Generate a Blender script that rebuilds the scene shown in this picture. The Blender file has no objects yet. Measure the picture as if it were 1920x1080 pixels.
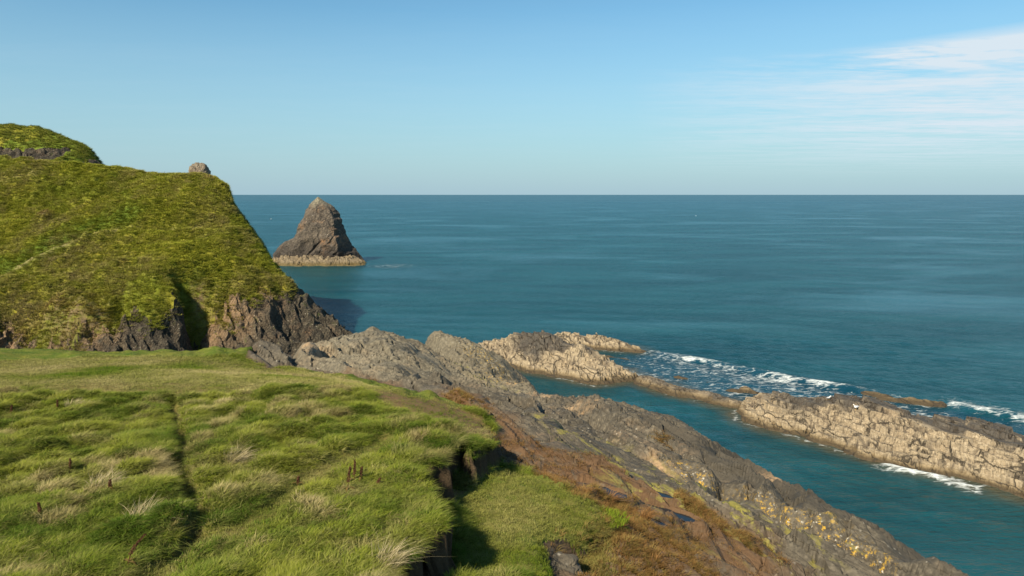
import bpy, math, random
import numpy as np
from mathutils import Vector
R = math.radians
rnd = random.Random(7)
rng = np.random.default_rng(11)
sc = bpy.context.scene
C = sc.collection

# ------------------------------------------------------------------ camera, sky, sun
F, CX, HZ, EYE = 1400.0, 960.0, 365.0, 22.0        # focal length, centre column, horizon row (of a 1920x1080 photo), eye height
cd = bpy.data.cameras.new('camera'); cam = bpy.data.objects.new('camera', cd); C.objects.link(cam)
cd.sensor_width = 36; cd.lens = 36 * F / 1920; cd.shift_y = -(540 - HZ) / 1920
cd.clip_start = 0.5; cd.clip_end = 200000
cam.location = (0, 0, EYE); cam.rotation_euler = (R(90), 0, 0)
sc.camera = cam

SUN_AZ = math.atan2(-0.58, -0.81); SUN_EL = R(39)
sun_dir = Vector((math.sin(SUN_AZ) * math.cos(SUN_EL), math.cos(SUN_AZ) * math.cos(SUN_EL), math.sin(SUN_EL)))
ld = bpy.data.lights.new('sun', 'SUN'); ld.energy = 5.0; ld.angle = R(0.53); ld.color = (1.0, 0.87, 0.66)
sun = bpy.data.objects.new('sun', ld); C.objects.link(sun)
sun.rotation_euler = sun_dir.to_track_quat('Z', 'Y').to_euler(); sun.location = (0, 0, 200)
sc.view_settings.view_transform = 'Standard'; sc.view_settings.look = 'None'
sc.view_settings.exposure = 0.88; sc.view_settings.gamma = 1; sc.view_settings.use_curve_mapping = False
sc.cycles.max_bounces = 5; sc.cycles.diffuse_bounces = 2; sc.cycles.glossy_bounces = 2
sc.cycles.transmission_bounces = 2; sc.cycles.transparent_max_bounces = 4
sc.cycles.use_denoising = True

class NT:
    """short-hand for building node trees"""
    def __init__(s, tree): s.t = tree; s.t.nodes.clear()
    def n(s, kind, ins=None, **props):
        nd = s.t.nodes.new(kind)
        for k, v in props.items(): setattr(nd, k, v)
        for k, v in (ins or {}).items(): s.put(nd.inputs[k], v)
        return nd
    def put(s, sock, v):
        if isinstance(v, bpy.types.Node): v = v.outputs[0]
        if isinstance(v, bpy.types.NodeSocket): s.t.links.new(v, sock)
        elif isinstance(v, (tuple, list)) and len(v) == 3 and sock.type == 'RGBA': sock.default_value = (*v, 1)
        else: sock.default_value = v
    def math(s, op, a, b=0.0, clamp=False):
        return s.n('ShaderNodeMath', {0: a, 1: b}, operation=op, use_clamp=clamp).outputs[0]
    def mix(s, f, a, b, blend='MIX'):
        nd = s.n('ShaderNodeMix', data_type='RGBA', blend_type=blend)
        s.put(nd.inputs[0], f); s.put(nd.inputs[6], a); s.put(nd.inputs[7], b)
        return nd.outputs[2]
    def ramp(s, v, lo, hi, a=0.0, b=1.0):
        return s.n('ShaderNodeMapRange', {0: v, 1: lo, 2: hi, 3: a, 4: b}, clamp=True).outputs[0]
    def noise(s, vec, scale, detail=4, rough=0.55, dist=0.0):
        return s.n('ShaderNodeTexNoise', {'Vector': vec, 'Scale': scale, 'Detail': detail, 'Roughness': rough, 'Distortion': dist}).outputs[0]
    def attr(s, name, kind='GEOMETRY', out=2):
        return s.n('ShaderNodeAttribute', attribute_name=name, attribute_type=kind).outputs[out]
    def mapping(s, vec, rot=(0, 0, 0), scale=(1, 1, 1), loc=(0, 0, 0)):
        return s.n('ShaderNodeMapping', {'Vector': vec, 'Rotation': rot, 'Scale': scale, 'Location': loc}).outputs[0]

w = bpy.data.worlds.new('World'); sc.world = w; w.use_nodes = True
t = NT(w.node_tree)
sky = t.n('ShaderNodeTexSky', sky_type='NISHITA', sun_disc=False, sun_elevation=SUN_EL, sun_rotation=SUN_AZ,
          altitude=20.0, air_density=1.0, dust_density=0.6, ozone_density=1.6)
hs = t.mix(1.0, sky, (0.70, 1.04, 1.07), 'MULTIPLY')
tc = t.n('ShaderNodeTexCoord')
sep = t.n('ShaderNodeSeparateXYZ', {0: tc.outputs['Generated']})
# thin cirrus sheets: directions projected on a flat cloud layer
dz = t.math('MAXIMUM', sep.outputs[2], 0.02)
cxn = t.math('DIVIDE', sep.outputs[0], dz); cyn = t.math('DIVIDE', sep.outputs[1], dz)
cv = t.n('ShaderNodeCombineXYZ', {0: cxn, 1: cyn})
warp = t.mapping(cv, rot=(0, 0, R(-14)), scale=(0.16, 0.42, 1), loc=(3.1, 0.7, 0))
n1 = t.math('ADD', t.math('MULTIPLY', t.noise(warp, 2.2, 8, 0.62, 0.6), 0.65), t.math('MULTIPLY', t.noise(t.mapping(cv, scale=(0.9, 1.6, 1)), 3.2, 6, 0.6, 0.3), 0.35))
n2 = t.noise(t.mapping(cv, scale=(0.10, 0.16, 1), loc=(1.7, 4.0, 0)), 1.0, 3, 0.5)
azi = t.math('ARCTAN2', sep.outputs[0], sep.outputs[1])
# the bank of cloud that stands in the north-east: wide in azimuth, thin in elevation
el = t.math('ARCSINE', sep.outputs[2])
bank = t.math('MULTIPLY', t.ramp(azi, 0.16, 0.50), t.ramp(el, 0.02, 0.075))
bank = t.math('MULTIPLY', bank, t.ramp(el, 0.178, 0.165))
upper = t.math('MULTIPLY', t.ramp(azi, 0.40, 0.50), t.math('MULTIPLY', t.ramp(t.math('SUBTRACT', el, t.math('MULTIPLY', azi, 0.075)), 0.098, 0.120), t.ramp(t.math('SUBTRACT', el, t.math('MULTIPLY', azi, 0.05)), 0.160, 0.142)))
wisp = t.math('MULTIPLY', t.ramp(t.math('ADD', n1, t.math('MULTIPLY', n2, 0.25)), 0.50, 0.72), bank)
wisp2 = t.math('MULTIPLY', t.ramp(n1, 0.36, 0.52), upper)
thin = t.math('MULTIPLY', t.ramp(n1, 0.45, 0.9), t.math('MULTIPLY', t.ramp(el, 0.0, 0.05), t.ramp(el, 0.30, 0.1)))
cl = t.math('ADD', t.math('MULTIPLY', wisp, 0.95), t.math('ADD', t.math('MULTIPLY', wisp2, 0.95), t.math('MULTIPLY', thin, 0.10)), clamp=True)
low = t.ramp(el, 0.24, -0.01)
skyc = t.mix(t.math('MULTIPLY', low, 0.90), hs, (3.05, 4.35, 5.25))
mixc = t.mix(cl, skyc, (5.5, 6.35, 7.0))
bg = t.n('ShaderNodeBackground', {'Color': mixc, 'Strength': 0.069})
t.n('ShaderNodeOutputWorld', {'Surface': bg})

# ------------------------------------------------------------------ numeric helpers
def hash3(ix, iy, iz, seed):
    h = (ix.astype(np.int64) * 374761393 + iy.astype(np.int64) * 668265263 + iz.astype(np.int64) * 2147483647 + seed * 1274126177) & 0xFFFFFFFF
    h = ((h ^ (h >> 13)) * 1274126177) & 0xFFFFFFFF
    return ((h ^ (h >> 16)) & 0xFFFFFF) / float(0xFFFFFF)
def vnoise(x, y, z=None, seed=0):
    if z is None: z = np.zeros_like(x)
    fx, fy, fz = np.floor(x), np.floor(y), np.floor(z)
    u, v, q = x - fx, y - fy, z - fz
    u = u * u * u * (u * (u * 6 - 15) + 10); v = v * v * v * (v * (v * 6 - 15) + 10); q = q * q * (3 - 2 * q)
    out = 0
    flat = not np.any(z)
    for k in ((0,) if flat else (0, 1)):
        wz = 1.0 if flat else (q if k else 1 - q)
        for j in (0, 1):
            wy = v if j else 1 - v
            for i in (0, 1):
                out = out + hash3(fx + i, fy + j, fz + k, seed) * (u if i else 1 - u) * wy * wz
    return out * 2 - 1
def fbm(x, y, z=None, octs=5, seed=0, gain=0.5):
    s, a, f, tot = 0, 1.0, 1.0, 0
    for o in range(octs):
        ca, sa = math.cos(o * 1.1), math.sin(o * 1.1)
        s = s + a * vnoise((x * ca - y * sa) * f + o * 7.3, (x * sa + y * ca) * f - o * 3.1, None if z is None else z * f, seed + o)
        tot += a; a *= gain; f *= 2.03
    return s / tot * 1.6
def voro(x, y, seed=0, jit=0.9):
    """jittered cells: distance to the border (F2-F1), random number of the cell, vector from the cell centre"""
    fx, fy = np.floor(x), np.floor(y)
    d1 = np.full(x.shape, 9.0); d2 = d1.copy(); idn = np.zeros(x.shape); ox = np.zeros(x.shape); oy = np.zeros(x.shape)
    zz = np.zeros_like(fx)
    for j in (-1, 0, 1):
        for i in (-1, 0, 1):
            cx, cy = fx + i, fy + j
            px = cx + 0.5 + (hash3(cx, cy, zz, seed) - 0.5) * jit; py = cy + 0.5 + (hash3(cx, cy, zz, seed + 5) - 0.5) * jit
            d = np.hypot(x - px, y - py)
            near = d < d1
            d2 = np.where(near, d1, np.minimum(d2, d)); d1 = np.where(near, d, d1)
            idn = np.where(near, hash3(cx, cy, zz, seed + 9), idn)
            ox = np.where(near, x - px, ox); oy = np.where(near, y - py, oy)
    return d2 - d1, idn, ox, oy
def sstep(a, b, x):
    q = np.clip((x - a) / (b - a), 0, 1); return q * q * (3 - 2 * q)
def saw(s, sharp=0.12):
    f = s - np.floor(s)
    return np.where(f < 1 - sharp, f / (1 - sharp), (1 - f) / sharp)
class TPS:
    def __init__(s, pts, lam=0.02):
        P = np.array(pts, float); s.p = P[:, :2]; n = len(P)
        K = s.phi(s.p, s.p) + np.eye(n) * lam * 50
        Q = np.c_[np.ones(n), s.p]
        A = np.block([[K, Q], [Q.T, np.zeros((3, 3))]])
        s.c = np.linalg.solve(A, np.r_[P[:, 2], 0, 0, 0])
    @staticmethod
    def phi(a, b):
        d2 = ((a[:, None, :] - b[None, :, :]) ** 2).sum(-1)
        return 0.5 * d2 * np.log(d2 + 1e-6)
    def __call__(s, x, y):
        sh = np.shape(x); q = np.c_[np.ravel(x), np.ravel(y)]; out = np.empty(len(q))
        for i in range(0, len(q), 40000):
            b = q[i:i + 40000]
            out[i:i + 40000] = s.phi(b, s.p) @ s.c[:-3] + s.c[-3] + b @ s.c[-2:]
        return out.reshape(sh)
def at(px, py, Y):                 # the point seen at photo pixel (px, py) at distance Y
    return ((px - CX) / F * Y, Y, EYE - (py - HZ) / F * Y)
def atz(px, py, z=0.0):            # the point seen there at height z
    Y = (EYE - z) * F / (py - HZ)
    return ((px - CX) / F * Y, Y, z)
def hit(H, px, py, y0=11.0, y1=160.0):  # first place where the sight line meets a height function
    Y = np.exp(np.linspace(math.log(y0), math.log(y1), 700))
    x = (px - CX) / F * Y; z = EYE - (py - HZ) / F * Y
    h = H(x, Y)
    k = np.argmax(h >= z) if np.any(h >= z) else len(Y) - 1
    return float(x[k]), float(Y[k]), float(h[k])
def poly_sd(poly, x, y):           # signed distance, positive inside
    P = np.array([(a[0], a[1]) for a in poly]); d = np.full(x.shape, 1e9); ins = np.zeros(x.shape, bool)
    for i in range(len(P)):
        (ax, ay), (bx, by) = P[i], P[(i + 1) % len(P)]
        ex, ey = bx - ax, by - ay
        tt = np.clip(((x - ax) * ex + (y - ay) * ey) / (ex * ex + ey * ey + 1e-12), 0, 1)
        d = np.minimum(d, np.hypot(x - ax - tt * ex, y - ay - tt * ey))
        c = ((ay > y) != (by > y)) & (x < (bx - ax) * (y - ay) / (by - ay + 1e-15) + ax)
        ins ^= c
    return np.where(ins, d, -d)
def line_d(line, x, y):
    P = [(a[0], a[1]) for a in line]; d = np.full(x.shape, 1e9)
    for (ax, ay), (bx, by) in zip(P[:-1], P[1:]):
        ex, ey = bx - ax, by - ay
        tt = np.clip(((x - ax) * ex + (y - ay) * ey) / (ex * ex + ey * ey + 1e-12), 0, 1)
        d = np.minimum(d, np.hypot(x - ax - tt * ex, y - ay - tt * ey))
    return d

# ------------------------------------------------------------------ object helpers
def np_mesh(name, V, Fc, attrs=None, smooth=True):
    me = bpy.data.meshes.new(name)
    V = np.asarray(V, np.float32); Fc = np.asarray(Fc, np.int32); k = Fc.shape[1]
    me.vertices.add(len(V)); me.vertices.foreach_set('co', V.ravel())
    me.loops.add(Fc.size); me.loops.foreach_set('vertex_index', Fc.ravel())
    me.polygons.add(len(Fc)); me.polygons.foreach_set('loop_start', np.arange(0, Fc.size, k, dtype=np.int32))
    me.polygons.foreach_set('loop_total', np.full(len(Fc), k, np.int32))
    for a, v in (attrs or {}).items():
        me.attributes.new(a, 'FLOAT', 'POINT').data.foreach_set('value', np.asarray(v, np.float32).ravel())
    me.update(calc_edges=True)
    me.polygons.foreach_set('use_smooth', np.full(len(Fc), smooth)); me.update()
    return me
def link(name, me, mat=None, parent=None, loc=None):
    o = bpy.data.objects.new(name, me); C.objects.link(o)
    if mat is not None and not me.materials: me.materials.append(mat)
    if parent is not None: o.parent = parent
    if loc is not None: o.location = loc
    return o
def thing(o, label, cat, group=None):
    o['label'] = label; o['category'] = cat
    if group: o['group'] = group
    return o
def kind(o, k, label=None):
    o['kind'] = k
    if label: o['label'] = label
    return o
def grid_faces(nr, nc):
    i = np.arange(nr * nc).reshape(nr, nc)
    return np.stack([i[:-1, :-1], i[:-1, 1:], i[1:, 1:], i[1:, :-1]], -1).reshape(-1, 4)
def submesh(name, V, Fc, keep, attrs, smooth=True):
    Fs = Fc[keep]; used, inv = np.unique(Fs.ravel(), return_inverse=True)
    return np_mesh(name, V[used], inv.reshape(Fs.shape), {k: np.ravel(v)[used] for k, v in attrs.items()}, smooth)
def axis(segs):                    # [(start, step), ..., (end, None)] with smoothly placed samples
    out = []
    for (a, st), (b, _) in zip(segs[:-1], segs[1:]):
        n = max(1, int(round((b - a) / st))); out += list(a + (b - a) * np.arange(n) / n)
    return np.array(out + [segs[-1][0]])

# ------------------------------------------------------------------ materials
def material(name):
    m = bpy.data.materials.new(name); m.use_nodes = True
    return m, NT(m.node_tree)
def finish(t, col, rough, bump=None, strength=0.5, dist=0.1, spec=0.3):
    ins = {'Base Color': col, 'Roughness': rough, 'Specular IOR Level': spec}
    if bump is not None:
        ins['Normal'] = t.n('ShaderNodeBump', {'Height': bump, 'Strength': strength, 'Distance': dist})
    b = t.n('ShaderNodeBsdfPrincipled', ins)
    t.n('ShaderNodeOutputMaterial', {'Surface': b})

def rock_nodes(t, dark, mid, light, rust=(0.30, 0.17, 0.09), rot=(0, 0, R(-29)), stretch=(1.0, 0.22, 1.0), rust_amt=0.5, speck=0.5, scale=1.0):
    pos = t.n('ShaderNodeNewGeometry').outputs['Position']
    sv = t.mapping(t.mapping(pos, rot=rot), scale=stretch)
    n1 = t.noise(sv, 1.1 * scale, 8, 0.66, 0.4); n2 = t.noise(pos, 5.0 * scale, 6, 0.62); n3 = t.noise(sv, 7.0 * scale, 6, 0.6)
    n4 = t.noise(pos, 0.45 * scale, 5, 0.6)
    col = t.mix(t.ramp(n1, 0.34, 0.66), dark, mid)
    col = t.mix(t.ramp(n2, 0.48, 0.74), col, light)
    col = t.mix(t.math('MULTIPLY', t.ramp(n3, 0.50, 0.32), 0.45), col, dark)
    rs = t.math('MULTIPLY', t.ramp(n4, 0.54, 0.72), t.ramp(n2, 0.40, 0.62))
    col = t.mix(t.math('MULTIPLY', rs, rust_amt), col, rust)
    vs = t.n('ShaderNodeTexVoronoi', {'Vector': pos, 'Scale': 3.4 * scale, 'Randomness': 1.0}, feature='F1').outputs[0]
    sp = t.math('MULTIPLY', t.ramp(vs, 0.20, 0.12), t.ramp(t.noise(pos, 0.8, 3, 0.5), 0.50, 0.62))
    col = t.mix(t.math('MULTIPLY', sp, speck), col, (0.50, 0.46, 0.38))
    ck = t.n('ShaderNodeTexVoronoi', {'Vector': t.n('ShaderNodeVectorMath', {0: sv, 1: t.mix(0.16, (0, 0, 0), t.n('ShaderNodeTexNoise', {'Vector': pos, 'Scale': 2.0}).outputs[1])}, operation='ADD').outputs[0],
              'Scale': 1.9 * scale, 'Randomness': 1.0}, feature='DISTANCE_TO_EDGE').outputs[0]
    crack = t.ramp(ck, 0.0, 0.05)
    h = t.math('ADD', t.math('MULTIPLY', n3, 0.9), t.math('ADD', t.math('MULTIPLY', n2, 0.5), t.math('MULTIPLY', crack, 0.35)))
    return pos, sv, col, h, n1, n2, n3

# near rock slope
M = {}
m, t = material('slope_rock'); M['slope'] = m
pos, sv, col, h, n1, n2, n3 = rock_nodes(t, (0.035, 0.030, 0.022), (0.090, 0.077, 0.056), (0.160, 0.138, 0.100), rust=(0.26, 0.15, 0.07), rust_amt=0.4)
col = t.mix(t.math('MULTIPLY', t.attr('darkslab'), 0.9), col, t.mix(n3, (0.026, 0.023, 0.018), (0.064, 0.056, 0.043)))
gl = t.math('MULTIPLY', t.attr('palerock'), t.ramp(n2, 0.3, 0.6))
col = t.mix(t.math('MULTIPLY', gl, 0.5), col, (0.21, 0.185, 0.128))
col = t.mix(t.math('MULTIPLY', t.attr('soil'), t.ramp(t.noise(sv, 2.0, 8, 0.75), 0.32, 0.50)), col, t.mix(t.noise(pos, 6, 6, 0.7), (0.050, 0.028, 0.014), (0.135, 0.074, 0.032)))
ol = t.math('MULTIPLY', t.attr('moss'), t.ramp(t.noise(sv, 1.6, 8, 0.72), 0.53, 0.60))
col = t.mix(ol, col, t.mix(n2, (0.13, 0.12, 0.025), (0.23, 0.20, 0.045)))
lv = t.math('MULTIPLY', t.attr('lichen'), t.ramp(t.noise(pos, 5.5, 8, 0.8), 0.545, 0.575))
col = t.mix(lv, col, t.mix(n2, (0.36, 0.20, 0.015), (0.48, 0.32, 0.04)))
wv = t.math('MULTIPLY', t.attr('lichen'), t.ramp(t.noise(pos, 5.3, 6, 0.7), 0.60, 0.66))
col = t.mix(wv, col, (0.55, 0.52, 0.45))
ov = t.math('MULTIPLY', t.attr('ochre'), t.ramp(t.noise(pos, 1.3, 8, 0.7), 0.40, 0.56))
col = t.mix(ov, col, t.mix(n2, (0.27, 0.16, 0.075), (0.38, 0.28, 0.17)))
big = t.noise(sv, 0.30, 4, 0.55, 0.5)
col = t.mix(t.math('MULTIPLY', t.ramp(big, 0.40, 0.62), 0.35), col, (0.05, 0.043, 0.032))
finish(t, col, 0.78, h, 0.6, 0.09)

# barnacled reefs: pale barnacle zone, black lichen above, weed-brown at the waterline
m, t = material('reef_rock'); M['reef'] = m
pos, sv, col, h, n1, n2, n3 = rock_nodes(t, (0.19, 0.148, 0.097), (0.30, 0.24, 0.158), (0.40, 0.33, 0.23), rust=(0.33, 0.22, 0.12), rust_amt=0.4, speck=0.35)
blk = t.math('MULTIPLY', t.attr('crest'), t.ramp(t.noise(sv, 1.5, 7, 0.7), 0.30, 0.46), clamp=True)
col = t.mix(blk, col, t.mix(n2, (0.034, 0.030, 0.026), (0.10, 0.088, 0.072)))
dk = t.math('MULTIPLY', t.math('MAXIMUM', t.ramp(t.noise(sv, 2.4, 8, 0.75), 0.57, 0.62), t.ramp(t.noise(pos, 0.9, 8, 0.74), 0.575, 0.62)), 0.85)
col = t.mix(dk, col, (0.055, 0.045, 0.035))
col = t.mix(t.math('MULTIPLY', t.attr('crack'), 0.9), col, (0.05, 0.04, 0.032))
zz = t.n('ShaderNodeSeparateXYZ', {0: pos}).outputs[2]
wl = t.ramp(t.math('ADD', zz, t.math('MULTIPLY', n2, -0.5)), 0.45, 0.0)
col = t.mix(t.math('MULTIPLY', wl, 0.75), col, t.mix(n3, (0.075, 0.050, 0.020), (0.19, 0.13, 0.05)))
wet = t.ramp(t.math('ADD', zz, t.math('MULTIPLY', n2, -0.3)), 0.30, 0.05)
col = t.mix(t.math('MULTIPLY', wet, 0.8), col, (0.035, 0.026, 0.016))
cv_ = t.n('ShaderNodeVectorMath', {0: t.mapping(sv, scale=(1, 1.6, .6)), 1: t.mix(.35, (0, 0, 0), t.n('ShaderNodeTexNoise', {'Vector': pos, 'Scale': 1.4, 'Detail': 4.0}).outputs[1])}, operation='ADD').outputs[0]
ce = t.n('ShaderNodeTexVoronoi', {'Vector': cv_, 'Scale': 1.0}, feature='DISTANCE_TO_EDGE').outputs[0]
cm = t.math('MULTIPLY', t.ramp(ce, 0.05, 0.015), t.ramp(t.noise(pos, .7, 5, .6), .40, .52))
col = t.mix(t.math('MULTIPLY', cm, 0.9), col, (0.035, 0.028, 0.02))
finish(t, col, 0.85, t.math('ADD', h, t.math('MULTIPLY', cm, -1.0)), 0.7, 0.14)

# sea stack
m, t = material('stack_rock'); M['stack'] = m
pos, sv, col, h, n1, n2, n3 = rock_nodes(t, (0.050, 0.042, 0.035), (0.115, 0.092, 0.070), (0.20, 0.165, 0.12), rust=(0.36, 0.19, 0.09), rot=(0, R(-35), 0), stretch=(1, 1, 0.35), rust_amt=0.95, speck=0.6, scale=0.42)
zz = t.n('ShaderNodeSeparateXYZ', {0: pos}).outputs[2]
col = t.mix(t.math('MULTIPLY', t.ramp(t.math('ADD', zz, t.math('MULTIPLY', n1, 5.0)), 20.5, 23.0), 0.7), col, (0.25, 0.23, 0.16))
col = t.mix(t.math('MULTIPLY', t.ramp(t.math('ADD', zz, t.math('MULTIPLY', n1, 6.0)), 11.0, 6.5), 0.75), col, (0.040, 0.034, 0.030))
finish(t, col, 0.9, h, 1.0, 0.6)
m, t = material('platform_rock'); M['platform'] = m
pos, sv, col, h, n1, n2, n3 = rock_nodes(t, (0.13, 0.10, 0.065), (0.28, 0.22, 0.14), (0.38, 0.31, 0.21), rust=(0.30, 0.20, 0.06), rust_amt=0.7, scale=0.6, stretch=(1, 1, 1))
zz = t.n('ShaderNodeSeparateXYZ', {0: pos}).outputs[2]
col = t.mix(t.ramp(t.math('ADD', zz, t.math('MULTIPLY', n2, -0.8)), 0.9, 0.1), col, (0.14, 0.105, 0.045))
finish(t, col, 0.9, h, 1.0, 0.5)

# cliffs of the headland and back hill
m, t = material('cliff_rock'); M['cliff'] = m
pos, sv, col, h, n1, n2, n3 = rock_nodes(t, (0.026, 0.022, 0.016), (0.070, 0.058, 0.041), (0.18, 0.15, 0.105), rust=(0.28, 0.15, 0.08), rot=(0, R(-32), R(10)), stretch=(1.6, 1, 0.35), rust_amt=0.6, speck=0.8, scale=0.8)
col = t.mix(t.math('MULTIPLY', t.attr('earth'), t.ramp(t.noise(pos, 0.9, 6, 0.65), 0.34, 0.55)), col, t.mix(n2, (0.20, 0.12, 0.06), (0.36, 0.25, 0.15)))
col = t.mix(t.math('MULTIPLY', t.ramp(t.noise(pos, 0.8, 7, 0.7), 0.60, 0.68), 0.8), col, (0.10, 0.11, 0.03))
finish(t, col, 0.9, h, 1.0, 0.45)

# turf: meadow
m, t = material('meadow_turf'); M['turf'] = m
pos = t.n('ShaderNodeNewGeometry').outputs['Position']
a = t.noise(pos, 0.5, 6, 0.6); b = t.noise(pos, 3.2, 7, 0.68); c = t.noise(t.mapping(pos, rot=(0, 0, R(12)), scale=(0.35, 1.6, 1)), 11.0, 5, 0.65)
col = t.mix(t.ramp(a, 0.36, 0.64), (0.060, 0.105, 0.012), (0.140, 0.145, 0.026))
col = t.mix(t.math('MULTIPLY', t.ramp(b, 0.46, 0.72), 0.6), col, (0.165, 0.155, 0.05))
col = t.mix(t.math('MULTIPLY', t.ramp(c, 0.50, 0.34), 0.6), col, (0.030, 0.050, 0.008))
worn = t.math('MULTIPLY', t.attr('worn'), t.ramp(b, 0.30, 0.62))
col = t.mix(t.math('MULTIPLY', worn, 0.85), col, t.mix(c, (0.125, 0.100, 0.030), (0.22, 0.165, 0.065)))
bare = t.math('MULTIPLY', t.attr('bare'), t.ramp(t.noise(pos, 2.1, 7, 0.7), 0.34, 0.56))
col = t.mix(bare, col, t.mix(c, (0.12, 0.070, 0.035), (0.21, 0.13, 0.07)))
col = t.mix(t.attr('bank'), col, t.mix(b, (0.030, 0.020, 0.012), (0.10, 0.070, 0.042)))
finish(t, col, 0.95, t.math('ADD', b, t.math('MULTIPLY', c, 0.7)), 0.9, 0.10, 0.1)

# turf of the headland and the back hill
m, t = material('headland_turf'); M['headturf'] = m
pos = t.n('ShaderNodeNewGeometry').outputs['Position']
a = t.noise(pos, 0.16, 6, 0.6); b = t.noise(pos, 1.1, 8, 0.7); c = t.noise(pos, 3.5, 6, 0.7)
col = t.mix(t.ramp(a, 0.38, 0.62), (0.150, 0.160, 0.016), (0.260, 0.230, 0.026))
col = t.mix(t.math('MULTIPLY', t.ramp(b, 0.47, 0.70), 0.7), col, (0.21, 0.185, 0.055))
col = t.mix(t.math('MULTIPLY', t.ramp(c, 0.50, 0.32), 0.7), col, (0.040, 0.052, 0.010))
col = t.mix(t.math('MULTIPLY', t.attr('lush'), 0.8), col, t.mix(b, (0.060, 0.115, 0.012), (0.12, 0.17, 0.025)))
col = t.mix(t.math('MULTIPLY', t.attr('worn'), t.ramp(b, 0.30, 0.56)), col, t.mix(c, (0.15, 0.13, 0.05), (0.26, 0.21, 0.11)))
col = t.mix(t.math('MULTIPLY', t.attr('earth'), t.ramp(b, 0.36, 0.56)), col, t.mix(c, (0.10, 0.072, 0.036), (0.21, 0.155, 0.085)))
finish(t, col, 0.95, t.math('ADD', b, t.math('MULTIPLY', c, 0.5)), 1.0, 0.35, 0.1)

def blade_mat(name, trans=0.20):
    m, t = material(name)
    tint = t.attr('tint', 'INSTANCER', 2)
    r1 = t.attr('hue', 'INSTANCER', 2)
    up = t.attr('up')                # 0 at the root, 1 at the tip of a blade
    g = t.mix(r1, (0.050, 0.116, 0.008), (0.200, 0.230, 0.022))
    d = t.mix(r1, (0.21, 0.17, 0.065), (0.43, 0.36, 0.185))
    col = t.mix(tint, g, d)
    rus = t.attr('russet', 'INSTANCER', 2)
    col = t.mix(rus, col, t.mix(r1, (0.110, 0.052, 0.018), (0.30, 0.155, 0.058)))
    hd = t.attr('headland', 'INSTANCER', 2)
    col = t.mix(hd, col, t.mix(tint, t.mix(r1, (0.200, 0.235, 0.022), (0.420, 0.400, 0.050)), (0.30, 0.25, 0.10)))
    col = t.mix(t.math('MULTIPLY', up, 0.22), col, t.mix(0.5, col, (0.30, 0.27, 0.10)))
    col = t.mix(t.ramp(up, 0.0, 0.55), t.mix(0.72, col, (0.022, 0.018, 0.006)), col)  # roots darkened in the colour: shade from neighbouring blades, plus brown dead thatch
    df = t.n('ShaderNodeBsdfDiffuse', {'Color': col}); tr = t.n('ShaderNodeBsdfTranslucent', {'Color': col})
    mx = t.n('ShaderNodeMixShader', {0: trans, 1: df, 2: tr})
    t.n('ShaderNodeOutputMaterial', {'Surface': mx})
    return m
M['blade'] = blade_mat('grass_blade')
def flat_mat(name, a, b, scale=20, rough=0.8, spec=0.2):
    m, t = material(name)
    pos = t.n('ShaderNodeTexCoord').outputs['Object']
    n = t.noise(pos, scale, 4, 0.6)
    finish(t, t.mix(n, a, b), rough, n, 0.3, 0.02, spec)
    return m

# ------------------------------------------------------------------ near ground: meadow, plain, terrace and rock slope
def crest(px, py, Y): return at(px, py, Y)
UPL = [at(*p) for p in [(-700, 1080, 14), (-300, 1080, 14), (0, 1080, 14), (400, 1080, 14.1), (750, 1080, 14.2), (-300, 900, 19.3), (0, 900, 19.3), (400, 900, 19.6), (780, 900, 19.4),
        (0, 800, 24.3), (400, 800, 24.5), (700, 800, 24.3), (860, 815, 23.9), (900, 830, 23.7), (0, 740, 29), (400, 740, 29), (650, 740, 29.3), (740, 745, 29.6), (830, 765, 29.8), (900, 792, 29.2)]]
UPL += [(-6, 9, 15.1), (-20, 8, 15), (2, 9, 15)]
U = TPS(UPL)
crests = [at(*p) for p in [(985, 712, 69), (1010, 740, 62), (1060, 743, 61), (1130, 750, 59), (1190, 765, 57), (1300, 805, 51), (1400, 867, 44), (1550, 955, 37), (1650, 1000, 34), (1760, 1080, 30), (1900, 1180, 26.5), (2150, 1380, 21)]]
r2 = [at(*p) for p in [(800, 622, 70), (850, 626, 72), (900, 640, 72), (950, 675, 71)]]
r1 = [at(*p) for p in [(568, 640, 54), (620, 636, 57), (700, 620, 60), (760, 637, 61)]]
L = crests + r2 + r1
L += [(x + 2.6, y + 2.0, z - 3.2) for x, y, z in crests[1:]] + [(x + 5.5, y + 4, -2) for x, y, z in crests[1:]] + [(x + 12, y + 9, -4) for x, y, z in crests[1:]]
L += [(x + 1, y + 4, z - 4) for x, y, z in r2] + [(x + 2, y + 8.5, -2) for x, y, z in r2] + [(x - .5, y + 3.2, z - 4) for x, y, z in r1] + [(x - 1, y + 8, -2) for x, y, z in r1]
L += [(4.5, 74, -1), (-11.5, 66, 4), (-13, 72, -2), (-11, 78, -3)]
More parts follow.
